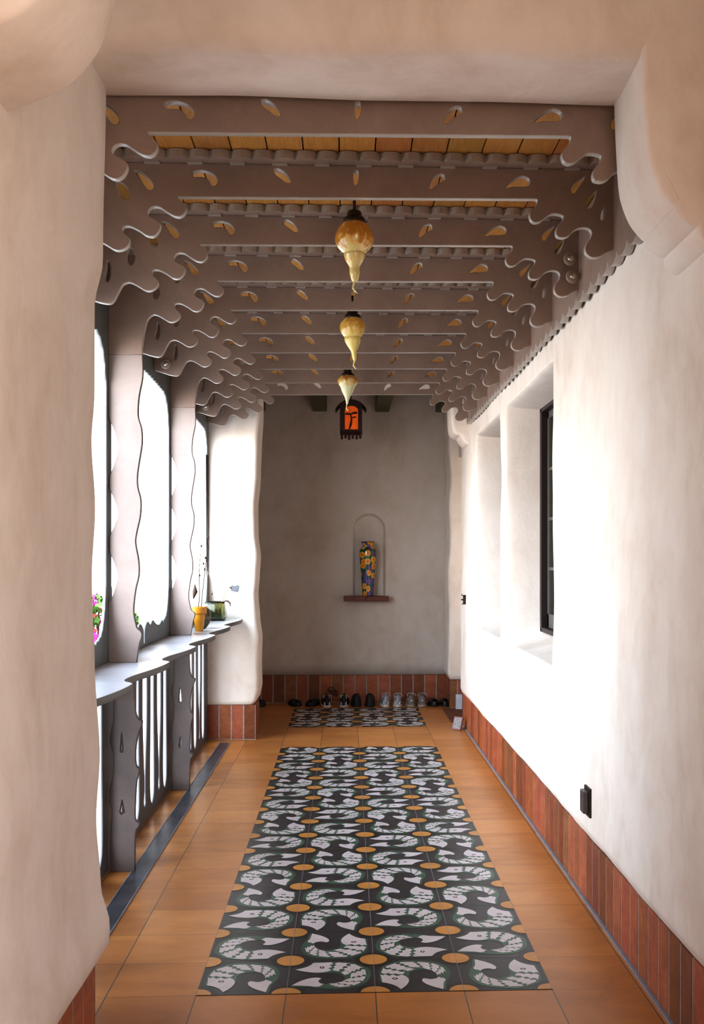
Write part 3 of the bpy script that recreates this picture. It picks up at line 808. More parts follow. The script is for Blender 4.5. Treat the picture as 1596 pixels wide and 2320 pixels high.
BW = 1.836; XS = -1.165
def teeth(path, amp=.012, pitch=.078, centre=(0, 0)):
    """adds small scallops toward the opening centre along an open path"""
    out = []; s = 0
    P = [Vector(p) for p in path]; fine = []
    for a, b in zip(P, P[1:]):
        L = (b - a).length; n = max(1, int(L / .012))
        for i in range(n): fine.append(a.lerp(b, i / n))
    fine.append(P[-1]); C = Vector(centre)
    for i, p in enumerate(fine):
        if i: s += (p - fine[i - 1]).length
        t = fine[min(i + 1, len(fine) - 1)] - fine[max(0, i - 1)]; nrm = Vector((-t.y, t.x)).normalized()
        if nrm.dot(C - p) < 0: nrm = -nrm
        ph = (s / pitch) % 1
        out.append(tuple(p + nrm * amp * abs(math.sin(PI * ph)) ** .6))
    return out
def screen_loops(w, m2=.052):
    m = .052
    half_low = [(w / 2 + .016, 1.02), (w / 2 + .018, 1.085), (w / 2 + .05, 1.115), (w / 2 + .12, 1.135), (w / 2 + .2, 1.112), (w / 2 + .28, 1.135), (w / 2 + .38, 1.108), (w / 2 + .5, 1.095), (w / 2 + .6, 1.118)]
    half_low = cr(half_low, 4)
    corner_low = cr([(w - .27, 1.10), (w - .16, 1.13), (w - .10, 1.20), (w - .07, 1.28), (w - m, 1.36)], 4)
    side = [(w - m, 1.36), (w - m, 2.30)]
    top = cr([(w - m, 2.34), (w - .07, 2.40), (w - .11, 2.48), (w - .20, 2.54), (w - .36, 2.555), (w / 2, 2.575)], 5)
    C = (w / 2, 1.8)
    right = half_low + teeth(corner_low, .012, .055, C) + side + teeth(top, .016, .078, C)
    left = [(w - y, z) for y, z in right][::-1]
    right = [(y if y < w - .0525 else w - m2, z) for y, z in right]
    op = dedup(right + left)
    return [[(0.001, 1.0005), (w - .001, 1.0005), (w - .001, ZBT + .02), (0.001, ZBT + .02)], op]
sl = screen_loops(BW); scr = None
for i, lab in enumerate(('gray screen panel around the opening beside the front pillar', 'gray screen panel around the opening between the two tall porch posts', 'gray screen panel around the opening beside the glass jar and far pillar')):
    if scr is None: scr = plate('screen_panel', sl, .014, 'x', XS + .016, [M_SC, M_SCE]); o = scr
    else: o = link(scr.copy())
    if i == 2:
        COL.objects.unlink(o); bpy.data.objects.remove(o)
        o = plate('screen_panel', screen_loops(BW + .11, .004), .014, 'x', XS + .016, [M_SC, M_SCE])
    o.location.y = 3.463 + BW * i; tag(o, lab, 'screen', 'gray screen panels of the porch openings')

# railing panels with long droplet slots
def rail_loops(w):
    L = [[(.001, .0005), (w - .001, .0005), (w - .001, .968), (.001, .968)]]
    for j in range(1, 8):
        c = .032 + .2355 * j
        if j == 7: c -= .02
        if j % 2: a, b, zb = .057, .072, .055     # narrow top, round heavy bottom
        else: a, b, zb = .070, .032, .085
        lp = [(c - a, .945), (c - a, .60), (c - b * (1 if j % 2 else .6), .25), (c - b * .9, zb + b), (c - b * .5, zb + b * .25), (c, zb), (c + b * .5, zb + b * .25), (c + b * .9, zb + b), (c + b * (1 if j % 2 else .6), .25), (c + a, .60), (c + a, .945)]
        L.append(cr(lp, 4))
    return L
rl = rail_loops(BW); rp = None
for i, lab in enumerate(('dark slotted railing panel under the shelf beside the front pillar', 'dark slotted railing panel under the shelf between the two notched posts', 'dark slotted railing panel under the shelf beside the far pillar')):
    if rp is None: rp = plate('slotted_railing', rl, .008, 'x', -1.150, [M_RAIL, M_RAIL], bev=.001); o = rp
    elif i < 2: o = link(rp.copy())
    else: o = plate('slotted_railing', rail_loops(BW + .108), .008, 'x', -1.150, [M_RAIL, M_RAIL], bev=.001)
    o.location.y = 3.463 + BW * i; tag(o, lab, 'railing', 'slotted railing panels')

# shelf on top of the railing, ogee edge
edge = []
y = 3.446; tips = [3.46 + .918 * i for i in range(-1, 7)]
for t0 in tips:
    edge += [(t0, -.849), (t0 + .035, -.854), (t0 + .07, -.872), (t0 + .105, -.895), (t0 + .17, -.910), (t0 + .28, -.908), (t0 + .42, -.892), (t0 + .56, -.872), (t0 + .70, -.857), (t0 + .82, -.850)]
E2 = [(x, y) for (y, x) in [p for p in edge] if 3.43 < y < 9.03]
pts = cr([(x, y) for x, y in E2], 4)
loop = [(-1.30, 3.435), (pts[0][0], 3.435)] + pts + [(pts[-1][0], 9.055), (-1.30, 9.055)]
# slots cut so posts and screen pass: shelf lies between them, so it is kept in one board
o = plate('counter_shelf', [loop], .030, 'z', .970, [M_SHELF, M_SHE], bev=.002)
tag(o, 'long gray shelf with scalloped front edge on top of the railing', 'shelf')

# ------------------------------------------------------------------ pendants
def pendant(x, y, mi, R, prof, twist, rod_top, lab):
    z0 = 2.872 if mi != 1 else 2.892
    r = empty('pendant_lamp', (x, y, z0)); tag(r, lab, 'pendant lamp', 'blown glass pendant lamps')
    mb = MB(); mb.tube([(0, 0, 3.012 - z0 - .03), (0, 0, 0)], .0065, 10); mb.build('rod', M_BRONZE, r)
    mb = MB(); mb.lathe([(.012, .012), (.026, .010), (.030, 0), (.030, -.012), (.034, -.015), (.042, -.018), (.044, -.030), (.041, -.038), (.03, -.04)], 28)
    cap = mb.build('lamp_cap', M_BRONZE, r)
    for a in (.3, 2.4, 4.4):
        mb = MB(); mb.tube([(.040 * math.cos(a), .040 * math.sin(a), -.026), (.054 * math.cos(a), .054 * math.sin(a), -.026)], .003, 6); mb.build('thumb_screw', M_BRONZE, cap)
    mb = MB(); mb.lathe(prof, 40); me = mb.build('lamp_shade', M_OPAL[mi], r, smooth=True)
    for v in me.data.vertices:
        if v.co.z < prof[len(prof) // 2][1]:
            v.co.x += twist * (prof[len(prof) // 2][1] - v.co.z)
    zt = prof[-1][1]; xt = twist * (prof[len(prof) // 2][1] - zt)
    mb = MB(); mb.tube([(xt, 0, zt + .01), (xt - .004, 0, zt - .008), (xt - .008, 0, zt - .024), (xt + .004, .0, zt - .038), (xt + .011, 0, zt - .046)], [.006, .0045, .0035, .0035, .0015], 8); mb.build('glass_tip', M_OPAL[mi], r)
def interp_prof(p, n=5): return [tuple(q) for q in cr(p, n)]
p1 = interp_prof([(.036, -.032), (.050, -.042), (.066, -.062), (.0765, -.090), (.077, -.108), (.068, -.132), (.050, -.150), (.042, -.156), (.0425, -.165), (.036, -.185), (.024, -.206), (.0205, -.220), (.0205, -.238), (.015, -.260), (.006, -.272)])
p2 = interp_prof([(.034, -.032), (.048, -.040), (.066, -.062), (.072, -.085), (.068, -.110), (.054, -.134), (.046, -.142), (.047, -.152), (.044, -.170), (.030, -.198), (.018, -.220), (.015, -.238), (.012, -.262), (.004, -.28)])
p3 = interp_prof([(.034, -.032), (.050, -.040), (.068, -.056), (.074, -.074), (.070, -.094), (.054, -.120), (.050, -.132), (.042, -.152), (.030, -.174), (.018, -.198), (.012, -.218), (.009, -.236), (.003, -.250)])
pendant(.032, 4.37, 0, .077, p1, .02, 3, 'nearest and largest blown glass pendant lamp, amber speckled top and cream drop')
pendant(.035, 6.20, 1, .072, p2, .10, 3, 'second pendant lamp down the corridor, honey yellow teardrop glass')
pendant(.010, 8.04, 2, .072, p3, -.03, 3, 'farthest pendant lamp, rusty top and pale cream teardrop, in front of the lantern')

# ------------------------------------------------------------------ hanging amber lantern
LX, LY, LZ = .045, 10.45, 2.63
la = empty('hanging_lantern', (LX, LY, LZ)); tag(la, 'hanging dark metal lantern with amber panel, arched hood and a twig letter F', 'lantern')
hw = .105
arch = [(-.080, .085)] + [(.080, .085)] + [(.080 * math.cos(a), .262 + .045 * math.sin(a)) for a in [PI * k / 12 for k in range(13)]]
outer = [(-hw, .055), (hw, .055), (hw, .30)] + [(hw * math.cos(PI * k / 12), .30 + .06 * math.sin(PI * k / 12)) for k in range(1, 12)] + [(-hw, .30)]
arch2 = [(x * .78 + .004, z) for x, z in arch]
plate('lantern_body', [outer, arch2], .010, 'y', -.105, [M_LBODY, M_LBODY], la, bev=.001)
mb = MB(); mb.box((-.098, -.092, .06), (.098, -.088, .33)); amb = mb.build('amber_panel', M_AMBER, la)
mb = MB(); mb.box((-hw, -.095, .05), (-hw + .008, .10, .31)); mb.box((hw - .008, -.095, .05), (hw, .10, .31)); mb.box((-hw, .09, .05), (hw, .10, .31)); mb.build('side_panel', M_LBODY, la)
mb = MB(); R0 = .165; hp = []
for k in range(21):
    a = PI * (.14 + .72 * k / 20); hp.append((R0 * math.cos(a), .20 + R0 * math.sin(a)))
hp2 = [(x * .95, .20 + (z - .20) * .95) for x, z in hp][::-1]
mb.prism(hp + hp2, 'y', -.13, .13); mb.build('hood', M_LBODY, la)
mb = MB()
for i in range(6):
    x = -hw + .018 + i * .0350; d = (.0, .010, -.004, .005, .0, .008)[i]
    mb.tube([(x, -.100, .066), (x, -.100, .035), (x, -.100, .018 + d), (x, -.100, -.002 + d), (x, -.100, -.012 + d)], [.015, .012, .011, .014, .007], 10)
mb.build('fringe', M_LBODY, la, smooth=True)
mb = MB(); yy = -.112
mb.tube([(-.022, yy, .082), (-.012, yy, .098), (-.004, yy, .125), (.002, yy, .15), (.005, yy, .185), (-.002, yy, .215), (-.012, yy, .232)], [.004, .007, .012, .010, .007, .006, .007], 10)
mb.tube([(-.058, yy, .226), (-.045, yy, .230), (-.02, yy, .228), (.0, yy, .228), (.03, yy, .240), (.05, yy, .238), (.058, yy, .236)], [.002, .010, .009, .006, .011, .011, .004], 10)
mb.tube([(.003, yy, .194), (.02, yy, .196), (.038, yy, .198), (.046, yy, .198)], [.004, .005, .009, .004], 10)
mb.build('twig_letter', M_LBODY, amb, smooth=True)
mb = MB(); mb.tube([(0, 0, .36), (0, 0, .572)], .005, 8); mb.build('rod', M_BRONZE, la)

# ------------------------------------------------------------------ niche shelf and vase
mb = MB(); mb.box((-.027, 11.20, 1.056), (.2, 11.40, 1.108), 0, .005); mb.box((.203, 11.20, 1.056), (.435, 11.40, 1.107), 0, .005)
tag(mb.build('niche_shelf', M_WOODR), 'small red-brown shelf under the arched niche on the back wall', 'shelf')
vs = empty('vase', (.221, 11.285, 1.108)); tag(vs, 'tall vase painted with yellow and purple flowers standing in the arched niche', 'vase')
vp = interp_prof([(.045, 0), (.055, .003), (.058, .03), (.066, .15), (.075, .28), (.083, .38), (.087, .44), (.084, .468), (.070, .492), (.056, .503), (.053, .52), (.058, .54), (.068, .553)], 5)
mb = MB(); mb.lathe(vp, 40, sy=.8); mb.build('vase_body', M_VASE, vs, smooth=True)
mb = MB(); mb.lathe([(.066, .552), (.070, .554), (.070, .559), (.064, .560), (.055, .545)], 36, sy=.8); mb.build('vase_rim', simple('dark_green_rim', (.006, .03, .02), .3), vs)

# ------------------------------------------------------------------ pots on the shelf
pt = empty('ceramic_pot', (-1.000, 7.50, 1.0)); tag(pt, 'slim ochre ceramic pot holding bare twigs, on the shelf behind the farther porch post', 'pot')
mb = MB(); mb.lathe(interp_prof([(.020, 0), (.024, .004), (.030, .05), (.036, .10), (.038, .118), (.046, .122), (.048, .15), (.050, .166), (.045, .166), (.044, .14)], 3), 28, sx=1.1); mb.build('pot_body', M_OCHRE, pt, smooth=True)
def twig(name, parent, pts, r, mat, buds=()):
    mb = MB(); n = len(pts); mb.tube(pts, [r * (1 - .6 * i / (n - 1)) for i in range(n)], 6)
    for b in buds: mb.lathe([(.001, -.010), (.006, -.002), (.006, .004), (.001, .012)], 8, c=b)
    return mb.build(name, mat, parent, smooth=True)
twig('twig', pt, [(-.01, 0, .10), (.002, 0, .25), (-.002, 0, .4), (.010, 0, .54), (.016, 0, .60)], .004, M_STEM, [(.002, 0, .38), (.014, 0, .58)])
twig('twig', pt, [(.01, 0, .10), (.020, 0, .25), (.040, 0, .42), (.055, 0, .56), (.066, 0, .65)], .004, M_STEM, [(.036, 0, .42), (.042, 0, .50), (.028, .0, .46)])
mb = MB(); mb.tube([(-.04, 0, .22), (-.028, 0, .27), (-.03, 0, .32)], [.003, .018, .003], 8); mb.build('dry_leaf', M_STEM, pt)
mb = MB(); mb.lathe(interp_prof([(.020, 0), (.035, .01), (.062, .05), (.070, .09), (.060, .13), (.040, .15), (.034, .155)], 4), 28)
o = mb.build('ceramic_pot', M_DGREEN, smooth=True); o.location = (-1.02, 7.78, 1.0); tag(o, 'rounded dark olive glazed pot just behind the slim ochre pot on the shelf', 'pot')

jr = empty('glass_jar', (-1.045, 8.80, 1.0)); tag(jr, 'square green glass jar with dry stalks at the far end of the shelf', 'jar')
mb = MB(); s = .083
def rsq(s, r=.02, n=5):
    p = []
    for cx, cy, a0 in ((s - r, s - r, 0), (-s + r, s - r, PI / 2), (-s + r, -s + r, PI), (s - r, -s + r, 1.5 * PI)):
        for k in range(n): a = a0 + PI / 2 * k / (n - 1); p.append((cx + r * math.cos(a), cy + r * math.sin(a)))
    return p
rings = []
for ss, z in ((.070, 0), (.080, .006), (.083, .03), (.083, .120), (.078, .132), (.078, .150), (.074, .152), (.072, .132), (.077, .118), (.077, .035), (.070, .014)):
    rings.append([mb.bm.verts.new((x, y, z)) for x, y in rsq(ss)])
for A, B in zip(rings, rings[1:]):
    for k in range(len(A)): mb.bm.faces.new((A[k], A[(k + 1) % len(A)], B[(k + 1) % len(A)], B[k]))
mb.bm.faces.new(rings[0][::-1]); mb.bm.faces.new(rings[-1]); o = mb.build('jar_body', M_GLASSJ, jr, smooth=True)
mb = MB()
for i in range(26):
    a = random.uniform(0, 2 * PI); rr = random.uniform(0, .05); z = random.uniform(.03, .09)
    mb.lathe([(.001, -.014), (.015, -.006), (.017, .004), (.001, .013)], 8, c=(rr * math.cos(a), rr * math.sin(a), z))
mb.build('pebbles', simple('jar_moss', (.10, .11, .035), .5, var=.5, nscale=60), jr)
twig('stalk', jr, [(.02, -.03, .05), (.055, -.03, .15), (.085, -.03, .24), (.11, -.03, .32), (.135, -.03, .38)], .0045, M_STEMT)
twig('stalk', jr, [(.03, -.02, .05), (.062, -.02, .15), (.10, -.02, .26), (.145, -.02, .40)], .003, M_STEMT)
twig('stalk', jr, [(-.03, 0, .10), (-.028, 0, .17), (-.024, 0, .235)], .0025, M_STEM, [(-.026, 0, .21)])
mb = MB(); mb.tube([(.112, -.03, .268), (.125, -.03, .262), (.135, -.03, .256)], [.002, .008, .002], 6); mb.build('seed_pod', M_STEM, jr)
mb = MB(); mb.tube([(.05, -.04, .14), (.085, -.04, .158), (.105, -.04, .155), (.120, -.04, .140), (.124, -.04, .115)], [.003, .006, .007, .006, .002], 8); mb.build('curled_leaf', M_STEM, jr)
# gray tag hanging on a wire from the far pillar
mb = MB(); c = .032; oc = [(c * 1.15 * math.cos(a), c * math.sin(a)) for a in [PI / 5 + PI / 2 * k for k in range(4)]]
mb.prism([(-.034, -.030), (.024, -.040), (.036, .012), (.012, .022), (.008, .014), (-.014, .012), (-.020, .020), (-.040, .010)], 'y', 0, .004)
mb.tube([(-.03, .003, .012), (-.036, .003, .020), (-.05, .045, .03)], .0015, 6)
o = mb.build('wall_tag', M_TAG); o.location = (-.908, 9.005, 1.258); tag(o, 'small gray octagonal tag on the far left pillar above the glass jar', 'tag')

# ------------------------------------------------------------------ shoes
def shoe(kind, x, y, rz, lab, group):
    root = empty(kind['name'], (x, y, 0), rz); tag(root, lab, kind.get('cat', 'shoe'), group)
    L, W, H = kind.get('L', .27), kind.get('W', .050), kind.get('H', .085); low = kind.get('low', False)
    def half(t):   # half width along the length, t=0 heel .. 1 toe
        return W * (.92 + .28 * math.sin(min(1, t / .25) * PI / 2) * .1 + (.10 * math.sin(max(0, (t - .3) / .7) * PI) if t > .3 else 0)) * math.sqrt(max(0, 1 - (abs(t - .5) * 2) ** 6))
    def ring(mb, t, z0, z1, sq=.5, inset=1.0, n=14, mi=0):
        w = max(.004, half(t) * inset); yv = t * L; r = []
        for k in range(n + 1):
            a = PI * k / n; r.append((w * math.cos(a) * (1 if sq == 0 else 1), yv, z0 + (z1 - z0) * max(0, math.sin(a)) ** sq))
        return r
    # sole
    ts = [0.004, .03, .08, .15, .25, .38, .5, .62, .74, .84, .92, .97, .996]
    sh = kind.get('sole_h', .022)
    mb = MB(); out = [(half(t) * 1.04, t * L) for t in ts] + [(-half(t) * 1.04, t * L) for t in ts[::-1]]
    mb.prism(dedup(out), 'z', 0, sh)
    ed = [e for e in mb.bm.edges if abs(e.verts[0].co.z - e.verts[1].co.z) < 1e-6]
    bmesh.ops.bevel(mb.bm, geom=ed, offset=.005, segments=2, affect='EDGES', profile=.5)
    mb.build('sole', kind['sole'], root, smooth=True)
    # upper: lofted arches, dropped where the foot enters
    mb = MB(); rings = []
    def top(t):
        if low: return sh + H * (.55 + .25 * math.sin(t * PI)) * (1 if t < .9 else .6)
        a = H * (1.0 - .10 * math.sin(min(1, t / .35) * PI)) if t < .35 else H * (1.0 - .62 * smooth01((t - .35) / .55))
        return sh + a * (math.sqrt(max(.05, 1 - ((t - .9) / .1) ** 2)) if t > .9 else 1)
    for t in ts: rings.append([mb.bm.verts.new(p) for p in ring(mb, t, sh - .004, top(t), .42, .97)])
    for i, (A, B) in enumerate(zip(rings, rings[1:])):
        for k in range(len(A) - 1):
            tm = (ts[i] + ts[i + 1]) / 2
            if .02 < tm < .40 and 5 <= k <= 8: continue    # opening
            if low and .40 <= tm < .80 and 4 <= k <= 9 and kind.get('open'): continue
            f = mb.bm.faces.new((A[k], A[k + 1], B[k + 1], B[k])); f.smooth = True
    mb.bm.faces.new(rings[0]); mb.bm.faces.new(rings[-1][::-1])
    up = mb.build('upper', kind['upper'], root, smooth=True)
    mb = MB(); mb.prism([(half(t) * .8, t * L) for t in ts[1:7]] + [(-half(t) * .8, t * L) for t in ts[1:7][::-1]], 'z', sh, sh + .008); mb.build('insole', kind.get('insole', M_NAVY), root)
    # collar roll
    if not low:
        mb = MB(); cp = []
        for k in range(16):
            a = 2 * PI * k / 16; cp.append((W * .40 * math.cos(a), L * .20 + L * .17 * math.sin(a), top(.02 + .2 * (1 + math.sin(a))) - .006 + .006 * math.cos(a) ** 2))
        mb.tube(cp, .0065, 6, closed=True); mb.build('collar', kind.get('collar', kind['upper']), root, smooth=True)
        if kind.get('lace'):
            mb = MB()
            for j in range(4):
                t = .40 + .08 * j; z = top(t) + .002; w = W * .42
                mb.tube([(-w, t * L, z - .010), (0, (t + .02) * L, z + .003), (w, t * L, z - .010)], .0032, 6)
            bow = kind.get('bow', .03)
            mb.tube([(0, .37 * L, top(.37)), (-.018, .30 * L, top(.3) + bow * .8), (-.040, .22 * L, top(.3) + bow * .4), (-.034, .20 * L, top(.3) - .012)], .003, 6)
            mb.tube([(0, .37 * L, top(.37)), (.016, .28 * L, top(.3) + bow), (.040, .20 * L, top(.3) + bow * .5), (.052, .18 * L, top(.3) - .004)], .003, 6)
            mb.build('lace', kind['lace'], up, smooth=True)
            mb = MB(); mb.box((-W * .3, .34 * L, top(.38) - .01), (W * .3, .36 * L, top(.38) + .022), 0, .004); mb.build('tongue', kind.get('collar', kind['upper']), up)
        if kind.get('heel'):
            mb = MB(); mb.lathe([(.001, -.002), (.009, -.001), (.009, .002), (.001, .003)], 14); 
            o = mb.build('heel_badge', kind['heel'], up); o.rotation_euler = (PI / 2, 0, 0); o.location = (0, .0015, sh + H * .45)
        if kind.get('panel'):
            mb = MB()
            for sx in (-1, 1):
                mb.tube([(sx * W * .45, -.001, sh + .002), (sx * W * .62, .03, sh + H * .5), (sx * W * .5, .05, sh + H * .98)], [.007, .006, .004], 8)
            mb.build('heel_stripe', kind['panel'], up, smooth=True)
    else:
        mb = MB()
        for t in (.30, .52):
            w = half(t); mb.tube([(-w, t * L, sh), (-w * .8, t * L, sh + H * .55), (0, t * L, sh + H * .8), (w * .8, t * L, sh + H * .55), (w, t * L, sh)], .007, 6)
        mb.build('strap', kind['upper'], root, smooth=True)
    return root
K_FLAT = dict(name='slip_on_shoe', upper=M_BLK, sole=M_BLK, low=True, H=.055, sole_h=.015, W=.055, insole=M_BLK)
K_BW = dict(name='sneaker', upper=M_BLK, sole=M_WHT, lace=M_LACE, bow=.012, panel=M_WHT, H=.085, W=.046, insole=M_BLK)
K_BLK = dict(name='sneaker', upper=M_BLK, sole=M_BLK, H=.105, W=.049, insole=M_BLK)
K_SIL = dict(name='sneaker', upper=M_SIL, sole=M_WHT, lace=M_LACE, panel=M_WHT, collar=M_SIL, H=.085, W=.044, insole=M_NAVY, sole_h=.028)
K_GRY = dict(name='sneaker', upper=M_GRY, sole=M_GRYS, lace=M_LACE, heel=M_WHT, H=.092, W=.047, sole_h=.026, bow=.022, insole=M_GRYS)
K_SAN = dict(name='leather_shoe', upper=M_BLK2, sole=M_BLK, low=True, H=.062, sole_h=.018, W=.049, insole=M_BRN)
shoe(K_FLAT, -.878, 11.02, 0, 'dark slip-on shoe half hidden behind the far left pillar', 'shoes lined up along the back wall')
for kd, u, yy, rz, lab in (
    (K_FLAT, -.487, 11.05, .25, 'left flat black slip-on shoe at the left end of the mosaic'), (K_FLAT, -.375, 11.05, -.25, 'right flat black slip-on shoe at the left end of the mosaic'),
    (K_BW, -.193, 11.00, .08, 'left black sneaker with white sole under the brown sandal'), (K_BW, -.028, 11.00, -.08, 'right black sneaker with white sole under the brown sandal'),
    (K_BLK, .108, 11.00, .05, 'left plain black sneaker between the white-soled and silver pairs'), (K_BLK, .235, 11.00, -.05, 'right plain black sneaker, next to the silver pair'),
    (K_SIL, .398, 10.99, .04, 'left silver running sneaker with white sole'), (K_SIL, .515, 10.98, -.05, 'right silver running sneaker, angled outward'),
    (K_GRY, .655, 10.98, .03, 'left taupe sneaker with round heel badge'), (K_GRY, .765, 10.98, -.03, 'right taupe sneaker with round heel badge'),
    (K_SAN, .895, 11.0, .05, 'left dark leather strap shoe next to the taupe sneakers'), (K_SAN, 1.002, 11.0, -.02, 'right dark leather strap shoe nearest the brick corner')):
    shoe(kd, u, yy, rz, lab, 'shoes lined up along the back wall')
sd = empty('sandal', (-.110, 11.03, .105), .3); sd.rotation_euler = (.15, .45, .35); tag(sd, 'brown leather sandal lying on top of the black white-soled sneakers', 'sandal', 'shoes lined up along the back wall')
mb = MB(); out = [(.045 * math.cos(a) * (1.1 if math.sin(a) > 0 else .85), .11 + .12 * math.sin(a)) for a in [2 * PI * k / 24 for k in range(24)]]
mb.prism(out, 'z', 0, .016); mb.build('sole', M_BRN, sd)
mb = MB()
for t in (.08, .17): mb.tube([(-.044, t, .01), (-.03, t, .045), (0, t, .055), (.03, t, .045), (.044, t, .01)], .008, 8)
mb.build('strap', M_BRN, sd, smooth=True)

# ------------------------------------------------------------------ small things by the right wall
mb = MB(); mb.box((.955, 9.96, 0), (1.50, 10.80, .014), 0, .004); tag(mb.build('door_mat', M_MAT), 'brown coir door mat at the doorway on the right', 'mat')
sg = empty('leaning_card', (.985, 9.53, 0), 0); tag(sg, 'small framed card leaning against the brick base on the right', 'card')
rot = Matrix.Rotation(math.radians(22), 3, 'Y')
mb = MB(); mb.box((-.052, -.045, .001), (-.038, .045, .120), 0, .002, rot=rot, about=(-.045, 0, 0)); mb.build('card_frame', M_CARD, sg)
mb = MB(); mb.box((-.0535, -.037, .012), (-.0525, .037, .110), 0, 0, rot=rot, about=(-.045, 0, 0)); mb.build('card_face', M_CARDW, sg)
for c in sg.children: c.rotation_euler = (0, 0, .9)
mb = MB(); mb.box((1.078, 10.72, 0), (1.155, 10.77, .155), 0, .004); tag(mb.build('storage_box', M_BOXW), 'pale upright box standing just inside the right doorway by the bricks', 'box')
ot = empty('outlet_cover', (1.040, 4.66, .455)); tag(ot, 'bronze outlet cover low on the right white wall', 'outlet')
mb = MB(); mb.box((-.008, -.052, -.062), (.012, .052, .062), 0, .003); mb.build('back_plate', M_BRONZE, ot)
mb = MB(); mb.box((-.030, -.036, -.048), (-.006, .036, .048), 0, .006); mb.build('flip_lid', simple('worn_bronze', (.13, .11, .11), .35, .6), ot)
mb = MB(); mb.box((-.020, -.006, -.040), (.01, .006, .042), 0, .003); mb.tube([(-.018, 0, .036), (-.030, 0, .04), (-.032, 0, .05)], .004, 6); mb.tube([(-.018, 0, -.034), (-.030, 0, -.04)], .004, 6); mb.tube([(-.018, 0, 0), (-.036, 0, .002)], .006, 8)
o = mb.build('iron_hook', M_BRONZE); o.location = (1.036, 9.50, 1.135); tag(o, 'small black iron hook on the far end of the right wall', 'hook')
# bolts on the brackets
def spot(x, y, z, lab):
    r = empty('spot_fixture', (x, y, z)); tag(r, lab, 'light', 'small round spot fixtures on the brackets')
    mb = MB(); mb.lathe([(.006, 0), (.030, .0), (.031, .006), (.026, .011), (.02, .012)], 24); o = mb.build('rim', M_ST, r); o.rotation_euler = (PI / 2, 0, 0)
    mb = MB(); mb.lathe([(.001, .010), (.016, .012), (.013, .018), (.004, .019)], 20); o = mb.build('bulb', M_STEEL, r); o.rotation_euler = (PI / 2, 0, 0)
spot(.955, 4.63, 2.775, 'upper small round metal fixture behind the right end of the second beam')
spot(.965, 4.63, 2.700, 'lower small round metal fixture behind the right end of the second beam')
spot(-1.055, 6.46, 2.635, 'small round metal fixture on the left bracket just past the nearer porch post')
spot(-1.055, 8.30, 2.640, 'small round metal fixture on the left bracket just past the farther porch post')

# ------------------------------------------------------------------ plants outside
def plant(x, y, top, r, lab, flowers, n):
    p = empty('flowering_plant' if flowers else 'leafy_plant', (x, y, -.02)); tag(p, lab, 'plant')
    mb = MB()
    for i in range(5):
        a = random.uniform(0, 2 * PI); mb.tube([(0, 0, .0), (.3 * r * math.cos(a), .3 * r * math.sin(a), top * .5), (r * .7 * math.cos(a), r * .7 * math.sin(a), top * random.uniform(.85, 1.0))], [.012, .008, .003], 6)
    mb.build('stem', M_STEM, p)
    mb = MB()
    def leafs(mb, n, s, zr, mi=0):
        for i in range(n):
            a = random.uniform(0, 2 * PI); rr = r * math.sqrt(random.random()); z = random.uniform(*zr)
            c = Vector((rr * math.cos(a), rr * math.sin(a), z)); d1 = Vector((random.gauss(0, 1), random.gauss(0, 1), random.gauss(0, 1))).normalized()
            d2 = d1.cross(Vector((random.gauss(0, 1), random.gauss(0, 1), random.gauss(0, 1)))).normalized()
            f = [c + d1 * s * math.cos(t) * (1 + .25 * math.cos(5 * t)) + d2 * s * .8 * math.sin(t) * (1 + .25 * math.cos(5 * t)) for t in [2 * PI * k / 10 for k in range(10)]]
            mb.poly(f, mi)
    leafs(mb, n, .022, (top * .86, top)); mb.build('foliage', M_LEAF, p)
    if flowers:
        mb = MB(); leafs(mb, n // 2, .022, (top * .80, top * 1.03), 0); leafs(mb, n // 3, .02, (top * .75, top * .95), 1); mb.build('blossoms', [M_PINK, M_CORAL], p)
plant(-1.46, 6.40, 1.30, .045, 'slender plant with pink blossoms outside the railing, behind the front pillar edge', True, 46)
plant(-1.47, 7.66, 1.14, .040, 'small green leafy plant outside, beside the nearer porch post', False, 30)
# outside paving
mb = MB(); mb.box((-14, -6, -.20), (FX0 - .001, 20, -.02)); mb.box((FX0 - .001, 3.435, -.20), (-1.176, 9.44, -.02)); tag(mb.build('ground_outside', M_GROUND), kind='structure')
bpy.data.objects['ground_outside'].name = 'floor_outside'
mb = MB(); mb.box((FX0, -6, -.20), (9, FY0 - .001, -.02)); tag(mb.build('floor_outside', M_GROUND), kind='structure')

# ------------------------------------------------------------------ light
w = bpy.data.worlds.new('sky'); SC.world = w; w.use_nodes = True; nt = w.node_tree
bg = nt.nodes['Background']; tc = N(nt, 'ShaderNodeTexCoord'); sp = N(nt, 'ShaderNodeSeparateXYZ')
nt.links.new(tc.outputs['Generated'], sp.inputs[0])
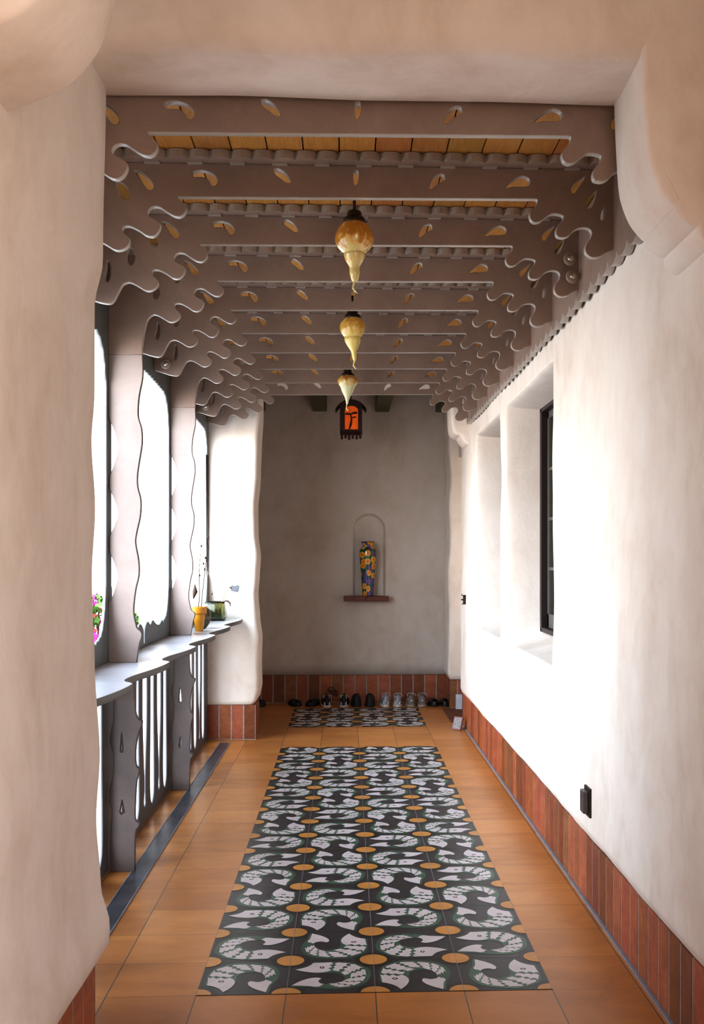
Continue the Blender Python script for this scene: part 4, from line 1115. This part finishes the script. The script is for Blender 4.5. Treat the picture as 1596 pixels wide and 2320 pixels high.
# bright hazy garden side (-x and slightly behind), dimmer behind the camera
def lobe(d, stops):
    dv = N(nt, 'ShaderNodeVectorMath', operation='DOT_PRODUCT'); nt.links.new(tc.outputs['Generated'], dv.inputs[0])
    dv.inputs[1].default_value = Vector(d).normalized()
    return ramp(nt, math_n(nt, 'ADD', math_n(nt, 'MULTIPLY', dv.outputs['Value'], .5), .5), [(p, (v, v, v)) for p, v in stops])
fa = lobe((-.72, -.66, .22), [(.50, .0), (.66, .03), (.80, .20), (.93, 1.12)])
fb = lobe((-1, .3, .1), [(.50, .15), (.75, .14), (1, .135)])
fc = lobe((.9, -.3, .0), [(.50, .0), (.75, .07), (.95, .36)])
f = mixc(nt, 1.0, mixc(nt, 1.0, fa, fb, 'ADD'), fc, 'ADD')
f = mixc(nt, 1.0, f, (.022, .022, .022), 'ADD')
c = ramp(nt, math_n(nt, 'ADD', math_n(nt, 'MULTIPLY', sp.outputs[2], .5), .5), [(.42, (1.0, .86, .72)), (.53, (.90, .95, 1.0)), (.8, (.66, .82, 1.0))])
nt.links.new(mixc(nt, 1.0, c, f, 'MULTIPLY'), bg.inputs[0]); bg.inputs[1].default_value = 10.5
def area(name, loc, rot, size, e, c):
    l = bpy.data.lights.new(name, 'AREA'); l.energy = e; l.color = c; l.shape = 'RECTANGLE'; l.size, l.size_y = size
    o = bpy.data.objects.new(name, l); o.location = loc; o.rotation_euler = rot; return link(o)
# unseen warm fill lamp added in the walled-off alcove, for the back wall
area('alcove_fill_light', (1.6, 10.4, 1.5), (0, math.radians(90), 0), (1.6, .7), 3.5, (1, .82, .64))

# ------------------------------------------------------------------ camera
cam = bpy.data.cameras.new('cam'); co_ = bpy.data.objects.new('camera', cam); link(co_)
fpx = 2480.; PPX, PPY = 896., 1264.
cam.sensor_fit = 'VERTICAL'; cam.sensor_height = 24; cam.lens = fpx / 2320 * 24
cam.shift_x = -(PPX - 798.) / 2320; cam.shift_y = (PPY - 1160.) / 2320
co_.location = (0, 0, 1.5); co_.rotation_euler = (PI / 2, 0, -math.atan(111. / fpx))
cam.clip_start = .05
SC.camera = co_
SC.view_settings.view_transform = 'Standard'; SC.view_settings.look = 'None'
SC.view_settings.exposure = .30; SC.view_settings.gamma = .80
